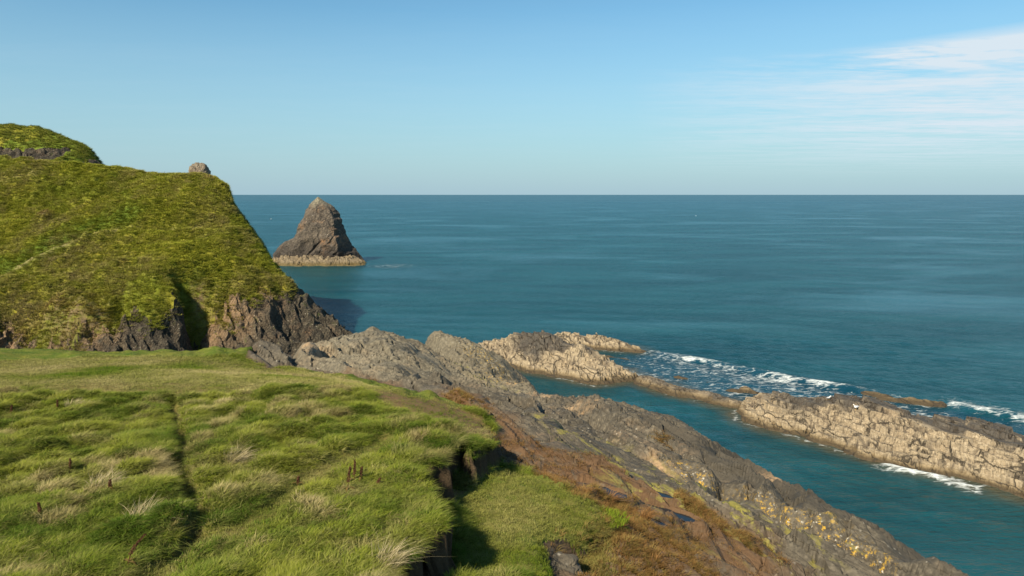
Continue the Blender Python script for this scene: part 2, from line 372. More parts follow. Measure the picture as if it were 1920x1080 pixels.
L += [at(*p) for p in [
    (830, 682, 60), (880, 712, 57), (960, 702, 65.5), (940, 742, 52), (800, 664, 58.5), (840, 690, 56),
    (560, 690, 45.3), (640, 703, 42.6), (730, 724, 39.5), (860, 757, 36), (930, 782, 33.5), (700, 680, 48), (800, 722, 43), (900, 747, 41), (620, 665, 50),
    (740, 650, 55), (650, 645, 54.5),
    (-600, 740, 29), (0, 740, 29), (400, 740, 29), (650, 740, 29.3), (740, 745, 29.6), (830, 765, 29.8), (900, 792, 29.2), (0, 700, 36), (300, 700, 36), (550, 712, 34.8), (0, 662, 45.5), (200, 662, 45.5), (400, 655, 46.5), (490, 640, 47.5), (450, 655, 46.5), (545, 676, 46.5),
    (-500, 660, 45.5), (-500, 700, 36),
    (930, 850, 28), (1000, 800, 33), (1000, 850, 28.8), (1100, 850, 30.5), (1160, 850, 33.2), (1310, 910, 32), (1450, 965, 30), (1600, 1040, 27.5), (1100, 790, 40), (1190, 805, 44), (1280, 850, 41.5), (1380, 905, 37.5),
    (1200, 900, 27.6), (1200, 950, 25), (1300, 1000, 24), (1150, 1040, 20.2), (1300, 1070, 21), (1450, 1060, 24),
    (950, 950, 20.8), (950, 885, 23.7), (1130, 975, 20.8), (900, 1070, 17.2), (1040, 1070, 17.5), (1050, 920, 22.3),
    (1040, 760, 49), (960, 765, 43)]]
L += [(x, y, z - 1.15) for x, y, z in UPL if y < 21] + [(x, y, z - .7) for x, y, z in UPL if 21 <= y < 26.5]
L += [(16, 17, 7.5), (12, 13, 9), (8, 12, 10.3), (3, 11, 12.6), (20, 12, 4)]
for x in (-75, -58, -46, -34, -26, -19.5):
    L += [(x, 50.5, 10.2), (x, 54.5, 3.5), (x, 60, -2), (x, 72, -4)]
LOW = TPS(L)
plateau = [(-60, 5), (-60, 27)] + [(hit(U, *p)[0], hit(U, *p)[1]) for p in [(0, 742), (400, 742), (700, 742), (830, 765), (900, 792), (930, 815), (925, 838), (885, 858), (862, 838), (842, 850), (838, 878), (795, 886), (775, 882), (796, 900), (815, 935), (838, 962), (834, 1000), (800, 1018), (768, 1060), (735, 1090), (700, 1150)]] + [(-2.6, 9), (-3, 5)]
SKYL = [(-600, 657), (0, 657), (200, 661), (330, 656), (400, 652), (440, 655), (490, 642), (530, 658), (550, 672), (567, 647), (600, 638), (640, 634), (700, 620), (740, 630), (780, 642), (793, 640), (815, 621), (850, 626), (880, 634), (905, 650), (940, 668), (985, 712), (1010, 739), (1060, 745), (1130, 752), (1190, 767),
        (1250, 788), (1300, 808), (1350, 837), (1400, 868), (1450, 896), (1500, 924), (1550, 957), (1600, 978), (1650, 1003), (1700, 1042), (1760, 1083), (1900, 1180), (2150, 1380)]
def brow(x, y, line, drop=3):      # no ground stands higher than the brow surveyed along the shore
    px = CX + x / y * F
    return EYE - (np.interp(px, [p[0] for p in line], [p[1] for p in line]) + drop - HZ) / F * y
def Hbase(x, y):
    h = Hraw(x, y); b = brow(x, y, SKYL)
    return np.where(y > 25, np.minimum(h, b), h)
def Hraw(x, y):
    lo = LOW(x, y); up = np.maximum(U(x, y), lo)
    sd = poly_sd(plateau, x, y) + 0.16 * vnoise(x * 1.3, y * 1.3, seed=3) + 0.09 * vnoise(x * 3.7, y * 3.7, seed=4)
    k = sstep(-0.13, 0.10, sd)
    tw = poly_sd(terr2, x, y) + 0.12 * vnoise(x * 2, y * 2, seed=31)
    return lo + (up - lo) * k + (sstep(-0.12, 0.12, tw) - 1) * notch(x, y)
terr2 = [(-9, 40)]
def notch(x, y): return 0.0
terr_pts = [hit(LOW, *p) for p in [(700, 1300), (700, 840), (950, 870), (1100, 930), (1180, 985), (1120, 1000), (1098, 1012), (1012, 1018), (1020, 1060), (1040, 1090), (1060, 1300)]]
terr2 = terr_pts
def notch(x, y):
    a = hit(LOW, 1040, 1060); b = hit(LOW, 1110, 1060)
    return 0.55 * np.exp(-((x - b[0]) ** 2 / 1.2 + (y - b[1] - .4) ** 2 / 2.5)) + 0.35 * np.exp(-((x - a[0]) ** 2 + (y - a[1]) ** 2) / .8)

gx = axis([(-70, .8), (-26, .25), (-20, .10), (19, .4), (34, None)])
gy = np.concatenate([np.exp(np.arange(math.log(7), math.log(11), 0.02)), np.exp(np.arange(math.log(11), math.log(80), 0.0034))])
X, Yg = np.meshgrid(gx, gy)
base = Hbase(X, Yg)
def himg(pts): return [hit(Hbase, *p)[:2] for p in pts]

# masks in plan
wob = 0.35 * fbm(X * .7, Yg * .7, octs=4, seed=21) + 0.12 * fbm(X * 4, Yg * 4, octs=3, seed=22)
g_edge = [(-70, 5), (-70, 49)] + himg([(0, 659), (200, 661), (400, 652), (430, 655), (470, 672), (500, 690), (545, 690), (575, 694), (640, 703), (700, 716), (740, 724), (860, 762), (925, 800), (932, 852), (1000, 890), (1080, 930), (1165, 975), (1185, 1000), (1120, 1010), (1098, 1020), (1015, 1022), (1030, 1075)]) + [(1.3, 13), (1.3, 5)]
sdg = poly_sd(g_edge, X, Yg) + wob * np.clip(Yg / 45, .35, 1)
reeds = himg([(1020, 1080), (1080, 1020), (1130, 1010), (1180, 1040), (1200, 1110), (1100, 1110)])
grass = sstep(-0.05, 0.05, sdg)
sd_pl = poly_sd(plateau, X, Yg)
# the rut and the trodden paths
rut = himg([(322, 752), (328, 790), (340, 830), (338, 870), (350, 900), (345, 925), (378, 955), (372, 985), (352, 1010), (330, 1050)])
path2 = himg([(720, 830), (650, 865), (590, 890), (540, 925), (480, 975), (400, 1010), (320, 1050), (270, 1110)])
edge_path = himg([(500, 690), (560, 705), (650, 725), (720, 740), (800, 765), (870, 785), (905, 800), (935, 850)])
plain = himg([(-300, 735), (-300, 672), (200, 672), (440, 668), (500, 680), (640, 708), (740, 735), (660, 742), (300, 745), (0, 745)])
rutd = line_d(rut, X, Yg) + .1 * vnoise(X * 2, Yg * 2, seed=8); p2d = line_d(path2, X, Yg) + .12 * vnoise(X * 2, Yg * 2, seed=9)
epd = line_d(edge_path, X, Yg) + .4 * vnoise(X, Yg, seed=10)
sd_plain = poly_sd(plain, X, Yg) + .5 * fbm(X * .5, Yg * .5, octs=3, seed=12)
terr = poly_sd(himg([(812, 890), (950, 880), (1090, 935), (1165, 980), (1100, 1015), (1010, 1020), (1020, 1090), (830, 1100), (880, 980)]), X, Yg)
pathz = sstep(-.5, .3, poly_sd(himg([(700, 742), (760, 742), (830, 755), (900, 785), (940, 835), (925, 842), (880, 826), (830, 806), (770, 784), (700, 764)]), X, Yg) + .3 * vnoise(X * 1.2, Yg * 1.2, seed=11))
pathz = np.maximum(pathz, np.exp(-(epd / 1.0) ** 2))
worn = np.clip(np.maximum.reduce([sstep(-.6, .6, sd_plain) * .8, np.exp(-(p2d / .6) ** 2), pathz, sstep(-.3, .4, terr) * .45, np.exp(-(rutd / .45) ** 2) * .9]), 0, 1)
bare = np.clip(np.maximum.reduce([np.exp(-(epd / .8) ** 2) * .9, pathz * .95, .42 * sstep(-.3, .8, sd_plain) * sstep(-.1, .6, fbm(X * .25, Yg * .5, octs=4, seed=13)), np.exp(-(rutd / .13) ** 2), .8 * np.exp(-(line_d(himg([(730, 752), (800, 770), (880, 790)]), X, Yg) / .7) ** 2), .8 * np.exp(-(line_d(himg([(820, 905), (870, 920), (820, 940)]), X, Yg) / .25) ** 2)]), 0, 1)
s2 = sstep(-.4, .5, poly_sd(himg([(310, 1100), (350, 1010), (480, 968), (560, 905), (640, 865), (720, 850), (800, 905), (825, 1000), (750, 1080), (740, 1110)]), X, Yg) + .3 * fbm(X * .6, Yg * .6, octs=3, seed=14))
short = np.clip(np.maximum.reduce([.52 * s2, sstep(-.5, .5, sd_plain), np.exp(-(p2d / .62) ** 2), pathz, np.exp(-(rutd / .34) ** 2), sstep(-.25, .2, terr) * .8]), 0, 1)

# rock relief: beds striking along the shore, cross joints, blocks
su = (X * 0.48 - Yg * 0.877); sv_ = poly_sd([(-60, 92), (-25, 64), (-6, 48), (2, 42), (9, 31.5), (15, 18), (19, 5), (80, 5), (80, 92)], X, Yg)
wv = fbm(X * .12, Yg * .12, octs=3, seed=40)
r = 0.68 * (saw(sv_ / 2.6 + wv * 1.4, .22) - .5) + 0.30 * (saw(sv_ / .95 + wv * 3 + .3 * vnoise(X * .5, Yg * .5, seed=41), .25) - .5)
r += 0.035 * (saw(sv_ / .36 + wv * 6, .3) - .5)
warpx = .30 * fbm(X * .35, Yg * .35, octs=2, seed=50); warpy = .30 * fbm(X * .35 + 9, Yg * .35, octs=2, seed=51)
e1, id1, ox, oy = voro(su / 4.4 + warpx, sv_ / 1.9 + warpy, seed=60)
e2, id2, ox2, oy2 = voro(su / 1.9 + warpx * 1.6, sv_ / .8 + warpy * 1.6, seed=61)
r += (id1 - .5) * .26 + ox * (hash3(np.floor(id1 * 999), np.zeros_like(X), np.zeros_like(X), 1) - .5) * .35 - .26 * (1 - sstep(0, .06, e1))
r += (id2 - .5) * .10 + ox2 * (.5 - id2) * .25 - .07 * (1 - sstep(0, .07, e2)) + .24 * fbm(X * .22, Yg * .22, octs=3, seed=62, gain=.4) + .010 * fbm(X * 2.5, Yg * 2.5, octs=3, seed=63)
# ribs across the second ridge
rib_zone = poly_sd(himg([(800, 625), (930, 650), (1010, 745), (1200, 770), (1230, 850), (1100, 830), (930, 740), (830, 680)]), X, Yg)
ribs = np.abs(saw(su / 1.5 + .8 * fbm(X * .3, Yg * .3, octs=3, seed=70) + sv_ * .16, .4) - .0)
rz = sstep(-1.0, 1.5, rib_zone)
r = r * (1 - .35 * rz) + rz * (ribs - .5) * .24 + rz * .08 * (saw(su / .55 + wv * 3, .4) - .5)
rdet = r.copy()
hump = poly_sd(himg([(1075, 770), (1110, 800), (1160, 850), (1310, 912), (1400, 945), (1470, 985), (1560, 1035), (1640, 1078)]) + [(16, 12), (40, 12), (40, 70), (8, 70)], X, Yg)
hump = hump + .5 * fbm(X * .35, Yg * .35, octs=3, seed=65)
r += .85 * sstep(-.1, .9, hump) * sstep(14, 3, hump) - .18 * np.exp(-((hump + .35) / .3) ** 2)
amp = np.clip(sstep(-.1, 1.0, -sdg), 0, 1)
flat = np.exp(-(np.maximum(poly_sd(himg([(930, 800), (1000, 900), (1200, 1000), (1350, 1080), (1500, 1060), (1300, 900), (1100, 800)]), X, Yg) + 1.0, 0) / 1.5))   # trampled soil shelf: smoother
r = r * (0.45 + .55 * flat) + .10
lum = 0.12 * fbm(X * .55, Yg * .55, octs=4, seed=80) + .05 * fbm(X * 2.1, Yg * 2.1, octs=3, seed=81)
e3, id3, _, _ = voro(X * .95 + warpx, Yg * .95 + warpy, seed=82)
lumps = lum * 1.5 + (.08 + .24 * sstep(36, 28, Yg)) * np.sqrt(np.clip(e3, 0, 1)) * (.4 + id3)
gr = lum * .25 * short + lumps * (1 - short) - .30 * np.exp(-(rutd / .24) ** 2) - .03 * np.exp(-(p2d / .4) ** 2)
gr += .20 * sstep(.5, 0, np.abs(rutd - .0)) * 0
Z = base + gr * np.clip(sstep(0, .35, sdg), 0, 1) + r * amp
lid = brow(X, Yg, SKYL, 7) + .85 * rdet + .10 * fbm(X * .8, Yg * .8, octs=4, seed=66); Z = np.where((Yg > 25) & (Z > lid) & (sdg < 0), lid + .15 * (Z - lid), Z)
# rock pools hollowed in the shelf
pools = [(1122, 918, .95, .42), (1222, 922, .85, .26), (1245, 957, 1.05, .30), (1222, 975, .55, .20)]
pool_pos = []
for i, (px, py, a_, b_) in enumerate(pools):
    hx, hy, hz = hit(Hbase, px, py)
    q = (((X - hx) * .8 - (Yg - hy) * .6) / a_) ** 2 + (((X - hx) * .6 + (Yg - hy) * .8) / b_) ** 2
    lvl = hz - .02
    Z = np.where(q < 2.6, np.maximum(Z, lvl + .05 * sstep(2.6, 1.8, q) - .3 * sstep(1.8, 2.6, q)), Z)
    k = sstep(1.9, .8, q + .35 * vnoise(X * 2.5, Yg * 2.5, seed=90 + i))
    Z = Z * (1 - k) + (lvl - .16) * k
    pool_pos.append((hx, hy, lvl, a_, b_))
Z = np.where(base < -1.9, np.minimum(Z, -1.2), Z)
# steep earth banks: face undercut, roots
slope = np.hypot(np.gradient(base, axis=0) / np.gradient(gy)[:, None], np.gradient(base, axis=1) / np.gradient(gx)[None, :])
bankm = sstep(1.4, 2.6, slope) * (sd_pl > -1.2) * (sd_pl < 1.2) * (Yg < 27)
XX = X + bankm * .18 * fbm(X * 3, Yg * 3, Z * 3, octs=3, seed=95); YY = Yg + bankm * .14 * fbm(X * 3 + 5, Yg * 3, Z * 3, octs=3, seed=96)
soilp = himg([(650, 706), (760, 742), (870, 742), (960, 810), (1090, 870), (1290, 960), (1400, 1000), (1460, 1060), (1440, 1200), (1000, 1300), (1110, 1000), (940, 860), (860, 775), (740, 745)])
soil = sstep(-.9, .9, poly_sd(soilp, X, Yg) + .7 * fbm(X * .6, Yg * .6, octs=4, seed=97) + .5)
soil = np.maximum(soil, .8 * sstep(.7, -.1, -sdg))
mossp = himg([(960, 770), (1050, 790), (1280, 900), (1500, 1000), (1620, 1060), (1500, 1100), (1250, 990), (1060, 850)])
moss = sstep(-.8, .9, poly_sd(mossp, X, Yg) + .5 * wob); moss = np.maximum(moss, .75 * np.exp(-(line_d(himg([(840, 680), (880, 700), (960, 745)]), X, Yg) / 1.1) ** 2))
lich = np.exp(-(line_d(himg([(1265, 890), (1310, 912), (1400, 945), (1470, 985), (1560, 1035), (1640, 1078)]), X, Yg) / .55) ** 2)
lich = np.maximum(lich, .8 * np.exp(-(line_d(himg([(900, 660), (930, 690), (950, 720)]), X, Yg) / 1.6) ** 2))
ds = himg([(1200, 830), (1330, 905), (1470, 975), (1600, 1030), (1700, 1090)])
darks = sstep(-.6, 1.2, (X - np.interp(Yg, [p[1] for p in ds][::-1], [p[0] for p in ds][::-1]))) * sstep(46, 42, Yg)
paler = sstep(-2, 2, poly_sd(himg([(560, 690), (565, 645), (700, 622), (800, 650), (930, 650), (985, 715), (1010, 745), (940, 745), (700, 715)]), X, Yg))
ochre = np.zeros_like(X)
for px, py, rr in [(1092, 785, .8), (1078, 772, .5), (1020, 748, .7), (1125, 772, .45), (590, 655, .9), (1450, 932, .5), (1235, 880, .6), (1405, 895, .3), (1065, 745, .5), (965, 725, .5)]:
    a_ = hit(Hbase, px, py); ochre = np.maximum(ochre, np.exp(-((X - a_[0]) ** 2 + ((Yg - a_[1]) * .6) ** 2) / (rr * rr)))
V = np.stack([XX, YY, Z], -1).reshape(-1, 3); FC = grid_faces(*X.shape)
def fmask(mv): mv = mv.ravel(); return mv[FC].mean(1)
attr_g = dict(worn=worn, bare=bare, bank=bankm)
attr_r = dict(soil=soil, moss=moss, lichen=lich, darkslab=darks, palerock=paler, ochre=ochre)
isg = fmask(grass) > .5
kind(link('meadow', submesh('meadow', V, FC, isg, attr_g), M['turf']), 'structure', 'grassy clifftop meadow with trodden plain and lower terrace')
kind(link('rock_slope', submesh('rock_slope', V, FC, ~isg, attr_r, False), M['slope']), 'structure', 'grey tilted rock slope stepping down from the grass to the sea')

def sampler(xs, ys, A):
    def f(x, y):
        x = np.atleast_1d(np.asarray(x, float)); y = np.atleast_1d(np.asarray(y, float))
        i = np.clip(np.searchsorted(xs, x) - 1, 0, len(xs) - 2); j = np.clip(np.searchsorted(ys, y) - 1, 0, len(ys) - 2)
        u = np.clip((x - xs[i]) / (xs[i + 1] - xs[i]), 0, 1); v = np.clip((y - ys[j]) / (ys[j + 1] - ys[j]), 0, 1)
        return (A[j, i] * (1 - u) + A[j, i + 1] * u) * (1 - v) + (A[j + 1, i] * (1 - u) + A[j + 1, i + 1] * u) * v
    return f
HZN = sampler(gx, gy, Z); SG = sampler(gx, gy, sdg); SH = sampler(gx, gy, short); BK = sampler(gx, gy, bankm)
def gpos(px, py, y0=11.0): return hit(HZN, px, py, y0)

# ------------------------------------------------------------------ headland across the inlet
hp = [at(*p) for p in [(0, 297, 122), (-300, 285, 122), (100, 303, 122), (200, 314, 122), (300, 325, 121), (395, 333, 118), (432, 352, 116.5), (445, 385, 115), (468, 420, 113.5), (497, 455, 111.5), (520, 492, 110), (560, 532, 108), (600, 570, 106), (650, 607, 104.5), (676, 630, 103.5),
      (0, 400, 108), (200, 400, 108), (-300, 400, 108), (350, 420, 107.5), (430, 430, 109.5), (0, 515, 95), (100, 468, 100), (200, 500, 97), (350, 500, 98), (450, 510, 101), (-300, 520, 94),
      (0, 540, 91.5), (0, 600, 87), (100, 600, 87), (200, 600, 89), (300, 585, 91.5), (330, 560, 93), (0, 650, 84), (120, 650, 84.5), (220, 650, 86.5), (300, 650, 88.5), (345, 600, 93.5), (370, 650, 94), (390, 600, 95), (420, 640, 92.5), (470, 560, 97.5), (500, 620, 94.5), (540, 580, 100), (560, 640, 96), (600, 640, 98.5), (-300, 640, 84)]]
hp += [(x, y + 14, z - 4) for x, y, z in hp[:6]] + [(x + 1, y + 30, z - 14) for x, y, z in hp[:6]]
hp += [(x + 1.5, y + 5, z - 6.5) for x, y, z in hp[6:15]] + [(x + 4, y + 11, min(-2, z - 13)) for x, y, z in hp[6:15]] + [(x + 14, y + 22, -6) for x, y, z in hp[6:15]]
hp += [(x, y, -1.5) for x, y in [(-80, 76), (-65, 77), (-55, 79), (-45, 80), (-36, 82), (-28, 85), (-22, 90), (-18, 96), (-15, 104)]] + [(x, y - 9, -5) for x, y in [(-80, 76), (-55, 79), (-36, 82), (-22, 88), (-12, 98)]]
HD = TPS(hp)
hx_ = axis([(-125, .5), (-76, .21), (-14, 1.0), (0, None)]); hy_ = axis([(68, .21), (124, .5), (150, None)])
HX, HY = np.meshgrid(hx_, hy_)
HSKY = [(-300, 287), (0, 297), (100, 304), (200, 314), (300, 326), (355, 332), (395, 333), (425, 352), (434, 385), (458, 420), (486, 458), (509, 494), (550, 534), (593, 572), (646, 609), (674, 632), (705, 665), (800, 700)]
hb = np.minimum(HD(HX, HY), brow(HX, HY, HSKY, 5)); hb = np.where(CX + HX / HY * F > 690, np.minimum(hb, -1.5), hb)
def h2(pts): return [hit(HD, p[0], p[1], 70, 150)[:2] for p in pts]
grassline = h2([(-60, 588), (0, 592), (45, 602), (80, 618), (100, 600), (150, 628), (200, 636), (228, 612), (255, 592), (300, 600), (318, 570), (335, 555), (372, 565), (395, 590), (430, 600), (450, 565), (498, 546), (530, 552), (522, 525), (506, 495), (494, 468)]) + [(-32, 114), (-36, 120), (-45, 128), (-60, 140), (-125, 148), (-125, 80)]
hw = 1.9 * fbm(HX * .3, HY * .3, octs=5, seed=101, gain=.6)
hsd = poly_sd(grassline, HX, HY) + hw
hg = sstep(-.2, .2, hsd)
# cleft
cleft = h2([(338, 545), (350, 580), (368, 620), (385, 655)])
cd_ = line_d(cleft, HX, HY)
hz_ = hb + hg * (.28 * fbm(HX * .22, HY * .22, octs=4, seed=103) * 1.6 + .14 * fbm(HX * 1.1, HY * 1.1, octs=3, seed=104))
e4, id4, _, _ = voro(HX * .8 + .4 * hw, HY * .8, seed=105)
e5, id5, _, _ = voro(HX * .38 + .5 * hw, HY * .30, seed=117)
hz_ += hg * (.5 * np.sqrt(np.clip(e5, 0, 1)) * id5 + .12 * (saw(hb / 2.3 + .6 * fbm(HX * .12, HY * .12, octs=3, seed=118), .3) - .5))
hz_ += hg * .55 * np.sqrt(np.clip(e4, 0, 1)) * (.3 + id4)
lowr = hg * sstep(12, 6.5, hb)
hz_ += lowr * (1.5 * fbm(HX * .28, HY * .28, octs=5, seed=115, gain=.6) * 1.3 - .3)
fin = HX * .82 + hb * .52 + HY * .15
ca = 1 - hg
rr_ = 0.9 * (saw(fin / 1.7 + .8 * fbm(HX * .15, HY * .15, hb * .15, octs=3, seed=106), .35) - .5) + .6 * (saw(fin / .9 + fbm(HX * .3, HY * .3, hb * .3, octs=3, seed=107), .35) - .5)
rr_ += 1.0 * fbm(HX * .3, HY * .3, hb * .3, octs=6, seed=108, gain=.6)
rr_ += .35 * (saw(fin / .42 + fbm(HX * .4, HY * .4, hb * .4, octs=3, seed=109), .4) - .5)
hz_ += ca * rr_ * .85
hz_ -= 4.0 * np.exp(-(cd_ / 1.1) ** 2) * sstep(1.5, 4, hb)
for px, py, rad, dep in [(40, 610, 3.2, 2.6), (100, 640, 2.5, 1.8), (540, 610, 1.8, 1.5), (20, 570, 2.2, 1.2), (700 - 385, 585, 1.4, -1.5), (270, 590, 3.0, -1.4)]:
    q = hit(HD, px, py, 70, 150); hz_ -= dep * np.exp(-((HX - q[0]) ** 2 + (HY - q[1]) ** 2) / rad ** 2)
# footpath terraces
pth = h2([(-200, 560), (0, 522), (60, 490), (110, 465), (180, 440), (215, 434)]); pth2 = h2([(215, 434), (280, 432), (370, 425), (395, 415)]); pth3 = h2([(322, 338), (335, 370), (362, 400), (370, 425)])
pd = line_d(pth, HX, HY); pd2 = line_d(pth2, HX, HY); pd3 = line_d(pth3, HX, HY)
hz_ -= .45 * np.exp(-((pd) / 1.1) ** 2) + .22 * np.exp(-(pd2 / .6) ** 2) + .3 * np.exp(-(pd3 / .5) ** 2)
hz_ += .5 * np.exp(-(line_d([(a, b - 1.6) for a, b in pth], HX, HY) / .8) ** 2)
worn_h = np.clip(.9 * np.exp(-(line_d([(a, b - 1.0) for a, b in pth], HX, HY) / .9) ** 2) + .6 * np.exp(-(pd2 / .5) ** 2) + .35 * np.exp(-(pd3 / .5) ** 2) + .7 * np.exp(-(line_d(h2([(-50, 350), (20, 340), (70, 330)]), HX, HY) / .9) ** 2), 0, 1)
lush = np.clip(np.exp(-(line_d([(a + .5, b + 2.6) for a, b in pth], HX, HY) / 2.4) ** 2) * 1.2 + .5 * sstep(.2, .8, fbm(HX * .08, HY * .08, octs=3, seed=110)), 0, 1)
earth = np.zeros_like(HX)
for px, py, rad in [(430, 590, 3.2), (405, 605, 2.2), (450, 600, 2), (488, 545, 1.8), (375, 555, 1.2), (140, 590, 3.6), (100, 570, 2.2), (180, 615, 2.4), (82, 411, 1.3), (85, 408, 1.0), (230, 505, .9), (30, 600, 2.4), (395, 338, 1.3), (430, 345, 1.4), (440, 370, 1.2)]:
    q = hit(HD, px, py, 70, 150); earth = np.maximum(earth, np.exp(-((HX - q[0]) ** 2 + (HY - q[1]) ** 2) / rad ** 2))
bmp = hit(HD, 82, 411, 70, 150); hz_ += .8 * np.exp(-((HX - bmp[0]) ** 2 + (HY - bmp[1]) ** 2) / .8)
offy = -ca * .6 * fbm(HX * .5, HY * .5, hb * .5, octs=4, seed=111)
VH = np.stack([HX + ca * .5 * fbm(HX * .6 + 9, HY * .6, hb * .6, octs=4, seed=112), HY + offy, hz_], -1).reshape(-1, 3); FH = grid_faces(*HX.shape)
gh = (hg.ravel()[FH].mean(1) > .5)
kind(link('headland', submesh('headland', VH, FH, gh, dict(worn=worn_h, lush=lush, earth=earth)), M['headturf']), 'structure', 'steep grass covered headland with a faint footpath')
kind(link('cliff', submesh('cliff', VH, FH, ~gh, dict(earth=earth), False), M['cliff']), 'structure', 'dark fractured rock cliff under the grassy headland')
HHZ = sampler(hx_, hy_, hz_); HHG = sampler(hx_, hy_, hsd); HLU = sampler(hx_, hy_, lush); HEA = sampler(hx_, hy_, np.maximum(earth * .6, worn_h)); HER = sampler(hx_, hy_, earth)

# back hill
kp = [at(*p) for p in [(-200, 232, 172), (0, 237, 172), (25, 246, 171), (40, 238, 173), (75, 243, 172), (100, 254, 172), (140, 264, 172), (160, 280, 171), (172, 295, 170.5), (188, 312, 170), (0, 275, 165), (60, 280, 165), (120, 285, 166), (0, 300, 160), (100, 300, 161), (165, 310, 166)]]
kp += [(x, y + 10, z - 3) for x, y, z in kp[:6]] + [(x + 3, y + 8, z - 7) for x, y, z in kp[6:10]] + [(x + 14, y + 2, 20) for x, y, z in kp[7:10]] + [(-130, 150, 24), (-110, 152, 24), (-90, 155, 22), (-85, 175, 15), (-130, 190, 30)]
KT = TPS(kp)
kx = axis([(-150, .35), (-84, None)]); ky = axis([(150, .4), (190, None)])
KX, KY = np.meshgrid(kx, ky); kz = KT(KX, KY)
kfb = fbm(KX * .3, KY * .3, kz * .3, octs=5, seed=120)
krock = sstep(32.8, 31.6, kz + kfb * 1.2) * sstep(-97, -101, KX) + sstep(-96.5, -94.5, KX + kfb)
krock = np.clip(krock, 0, 1)
kz2 = kz + .9 * kfb * (1 - krock) + krock * 1.2 * (saw((KX * .8 + kz * .5) / 2 + kfb, .4) - .5)
VK = np.stack([KX, KY - krock * kfb, kz2], -1).reshape(-1, 3); FK = grid_faces(*KX.shape); gk = krock.ravel()[FK].mean(1) < .5
zer = np.zeros_like(KX)
ko = kind(link('hill', submesh('hill', VK, FK, gk, dict(worn=zer, lush=sstep(0, .6, fbm(KX * .2, KY * .2, octs=3, seed=9)), earth=zer)), M['headturf']), 'structure', 'rounded grassy hilltop behind the headland')
kind(link('hill_outcrop', submesh('hill_outcrop', VK, FK, ~gk, dict(earth=zer), False), M['cliff'], ko), 'structure', 'dark rock band on the hilltop')
KKZ = sampler(kx, ky, kz2); KKR = sampler(kx, ky, krock)

# ------------------------------------------------------------------ sea
reefs = {}
def closed(front, back): return front + back[::-1]
reefs['big'] = [atz(*p)[:2] for p in [(1386, 786), (1420, 800), (1480, 815), (1550, 834), (1620, 858), (1700, 882), (1760, 895), (1840, 915), (1920, 934), (2050, 965), (2200, 990)]] + [(52, 56), (46, 62.5), (40, 67), (34, 73), (29, 78), (24.5, 78.5), (22.5, 75)]
reefs['left'] = [atz(*p)[:2] for p in [(880, 660), (940, 684), (985, 696), (1060, 710), (1120, 722), (1160, 718), (1195, 712)]] + [(14.5, 93.5), (10, 97.5), (5, 103), (-1, 107), (-7.5, 107), (-9, 103)]
reefs['ledge'] = [atz(*p)[:2] for p in [(1185, 716), (1240, 735), (1300, 750), (1350, 762), (1400, 770), (1425, 768)]] + [(24.6, 78), (22.5, 81), (19, 85), (15.6, 91.3)]
reefs['back'] = [atz(*p)[:2] for p in [(1020, 648), (1090, 652), (1150, 658), (1216, 662)]] + [(18.3, 107.5), (14, 112), (9, 114), (5, 113)]
breaker = [atz(*p)[:2] for p in [(1225, 662), (1290, 672), (1345, 682), (1400, 694), (1450, 704), (1500, 714), (1545, 722), (1590, 730)]]
breaker2 = [atz(*p)[:2] for p in [(1790, 758), (1840, 768), (1880, 776), (1930, 788), (2000, 800)]]
breaker3 = [atz(*p)[:2] for p in [(1530, 722), (1600, 728), (1650, 735), (1720, 755), (1790, 762)]]
splash = [atz(*p)[:2] for p in [(1670, 878), (1720, 888), (1770, 900), (1815, 914)]]
wash = [atz(*p)[:2] for p in [(1150, 672), (1240, 664), (1420, 700), (1600, 735), (1920, 800), (1920, 850), (1700, 790), (1480, 748), (1420, 765), (1300, 735), (1190, 705)]]
sx = np.concatenate([-np.geomspace(90000, 62, 90), axis([(-60, .6), (-4, .28), (62, .8), (110, None)]), np.geomspace(112, 90000, 90)])
sy = np.concatenate([[-60000, -8000, -1000, -100, 0], axis([(20, 1), (50, .28), (118, None)]), np.geomspace(118.5, 600, 190), np.geomspace(620, 110000, 90)])
SX, SY = np.meshgrid(sx, sy)
cell = np.maximum(np.gradient(sx)[None, :], np.gradient(sy)[:, None])
def wave(x, y, cell):
    z = 0
    for i, (lam, a, deg) in enumerate([(13, .07, 245), (7.7, .05, 262), (4.6, .035, 228), (2.7, .028, 275), (1.7, .018, 210), (1.1, .012, 250)]):
        d = R(deg); ph = (x * math.cos(d) + y * math.sin(d)) * 2 * math.pi / lam + 2.6 * vnoise(x / lam / 3, y / lam / 3, seed=130 + i) * 2
        z = z + a * (1 - np.abs(np.sin(ph / 2)) * 1.6) * np.clip(1.3 - cell * 4 / lam, 0, 1)
    return z
near = (SX > -100) & (SX < 200) & (SY > 30) & (SY < 700)
SZ = np.zeros_like(SX); SZ[near] = wave(SX[near], SY[near], np.broadcast_to(cell, SX.shape)[near])
calm = np.clip(sstep(0, 4, -poly_sd([(a, b) for a, b in reefs['big']], SX, SY)), 0, 1)
db, db2, db3, dsp = (line_d(q, SX, SY) for q in (breaker, breaker2, breaker3, splash))
sdw = poly_sd(wash, SX, SY)
fn = fbm(SX * .35, SY * .35, octs=4, seed=140)
foam = .95 * np.exp(-((db + 1.1 * fn) / 1.25) ** 2) * (.55 + .6 * sstep(-.4, .5, fbm(SX * .18, SY * .18, octs=2, seed=141))) + 1.0 * np.exp(-((db2 + .8 * fn) / 2.0) ** 2) + .62 * np.exp(-((db3 + .5 * fn) / .8) ** 2) + 1.1 * np.exp(-((dsp + .5 * fn) / 1.0) ** 2) + .46 * sstep(-1.0, 2.5, sdw)
sp_ = atz(735, 499); foam += .50 * np.exp(-((SX - sp_[0]) / 9) ** 2 - ((SY - sp_[1]) / 9) ** 2)
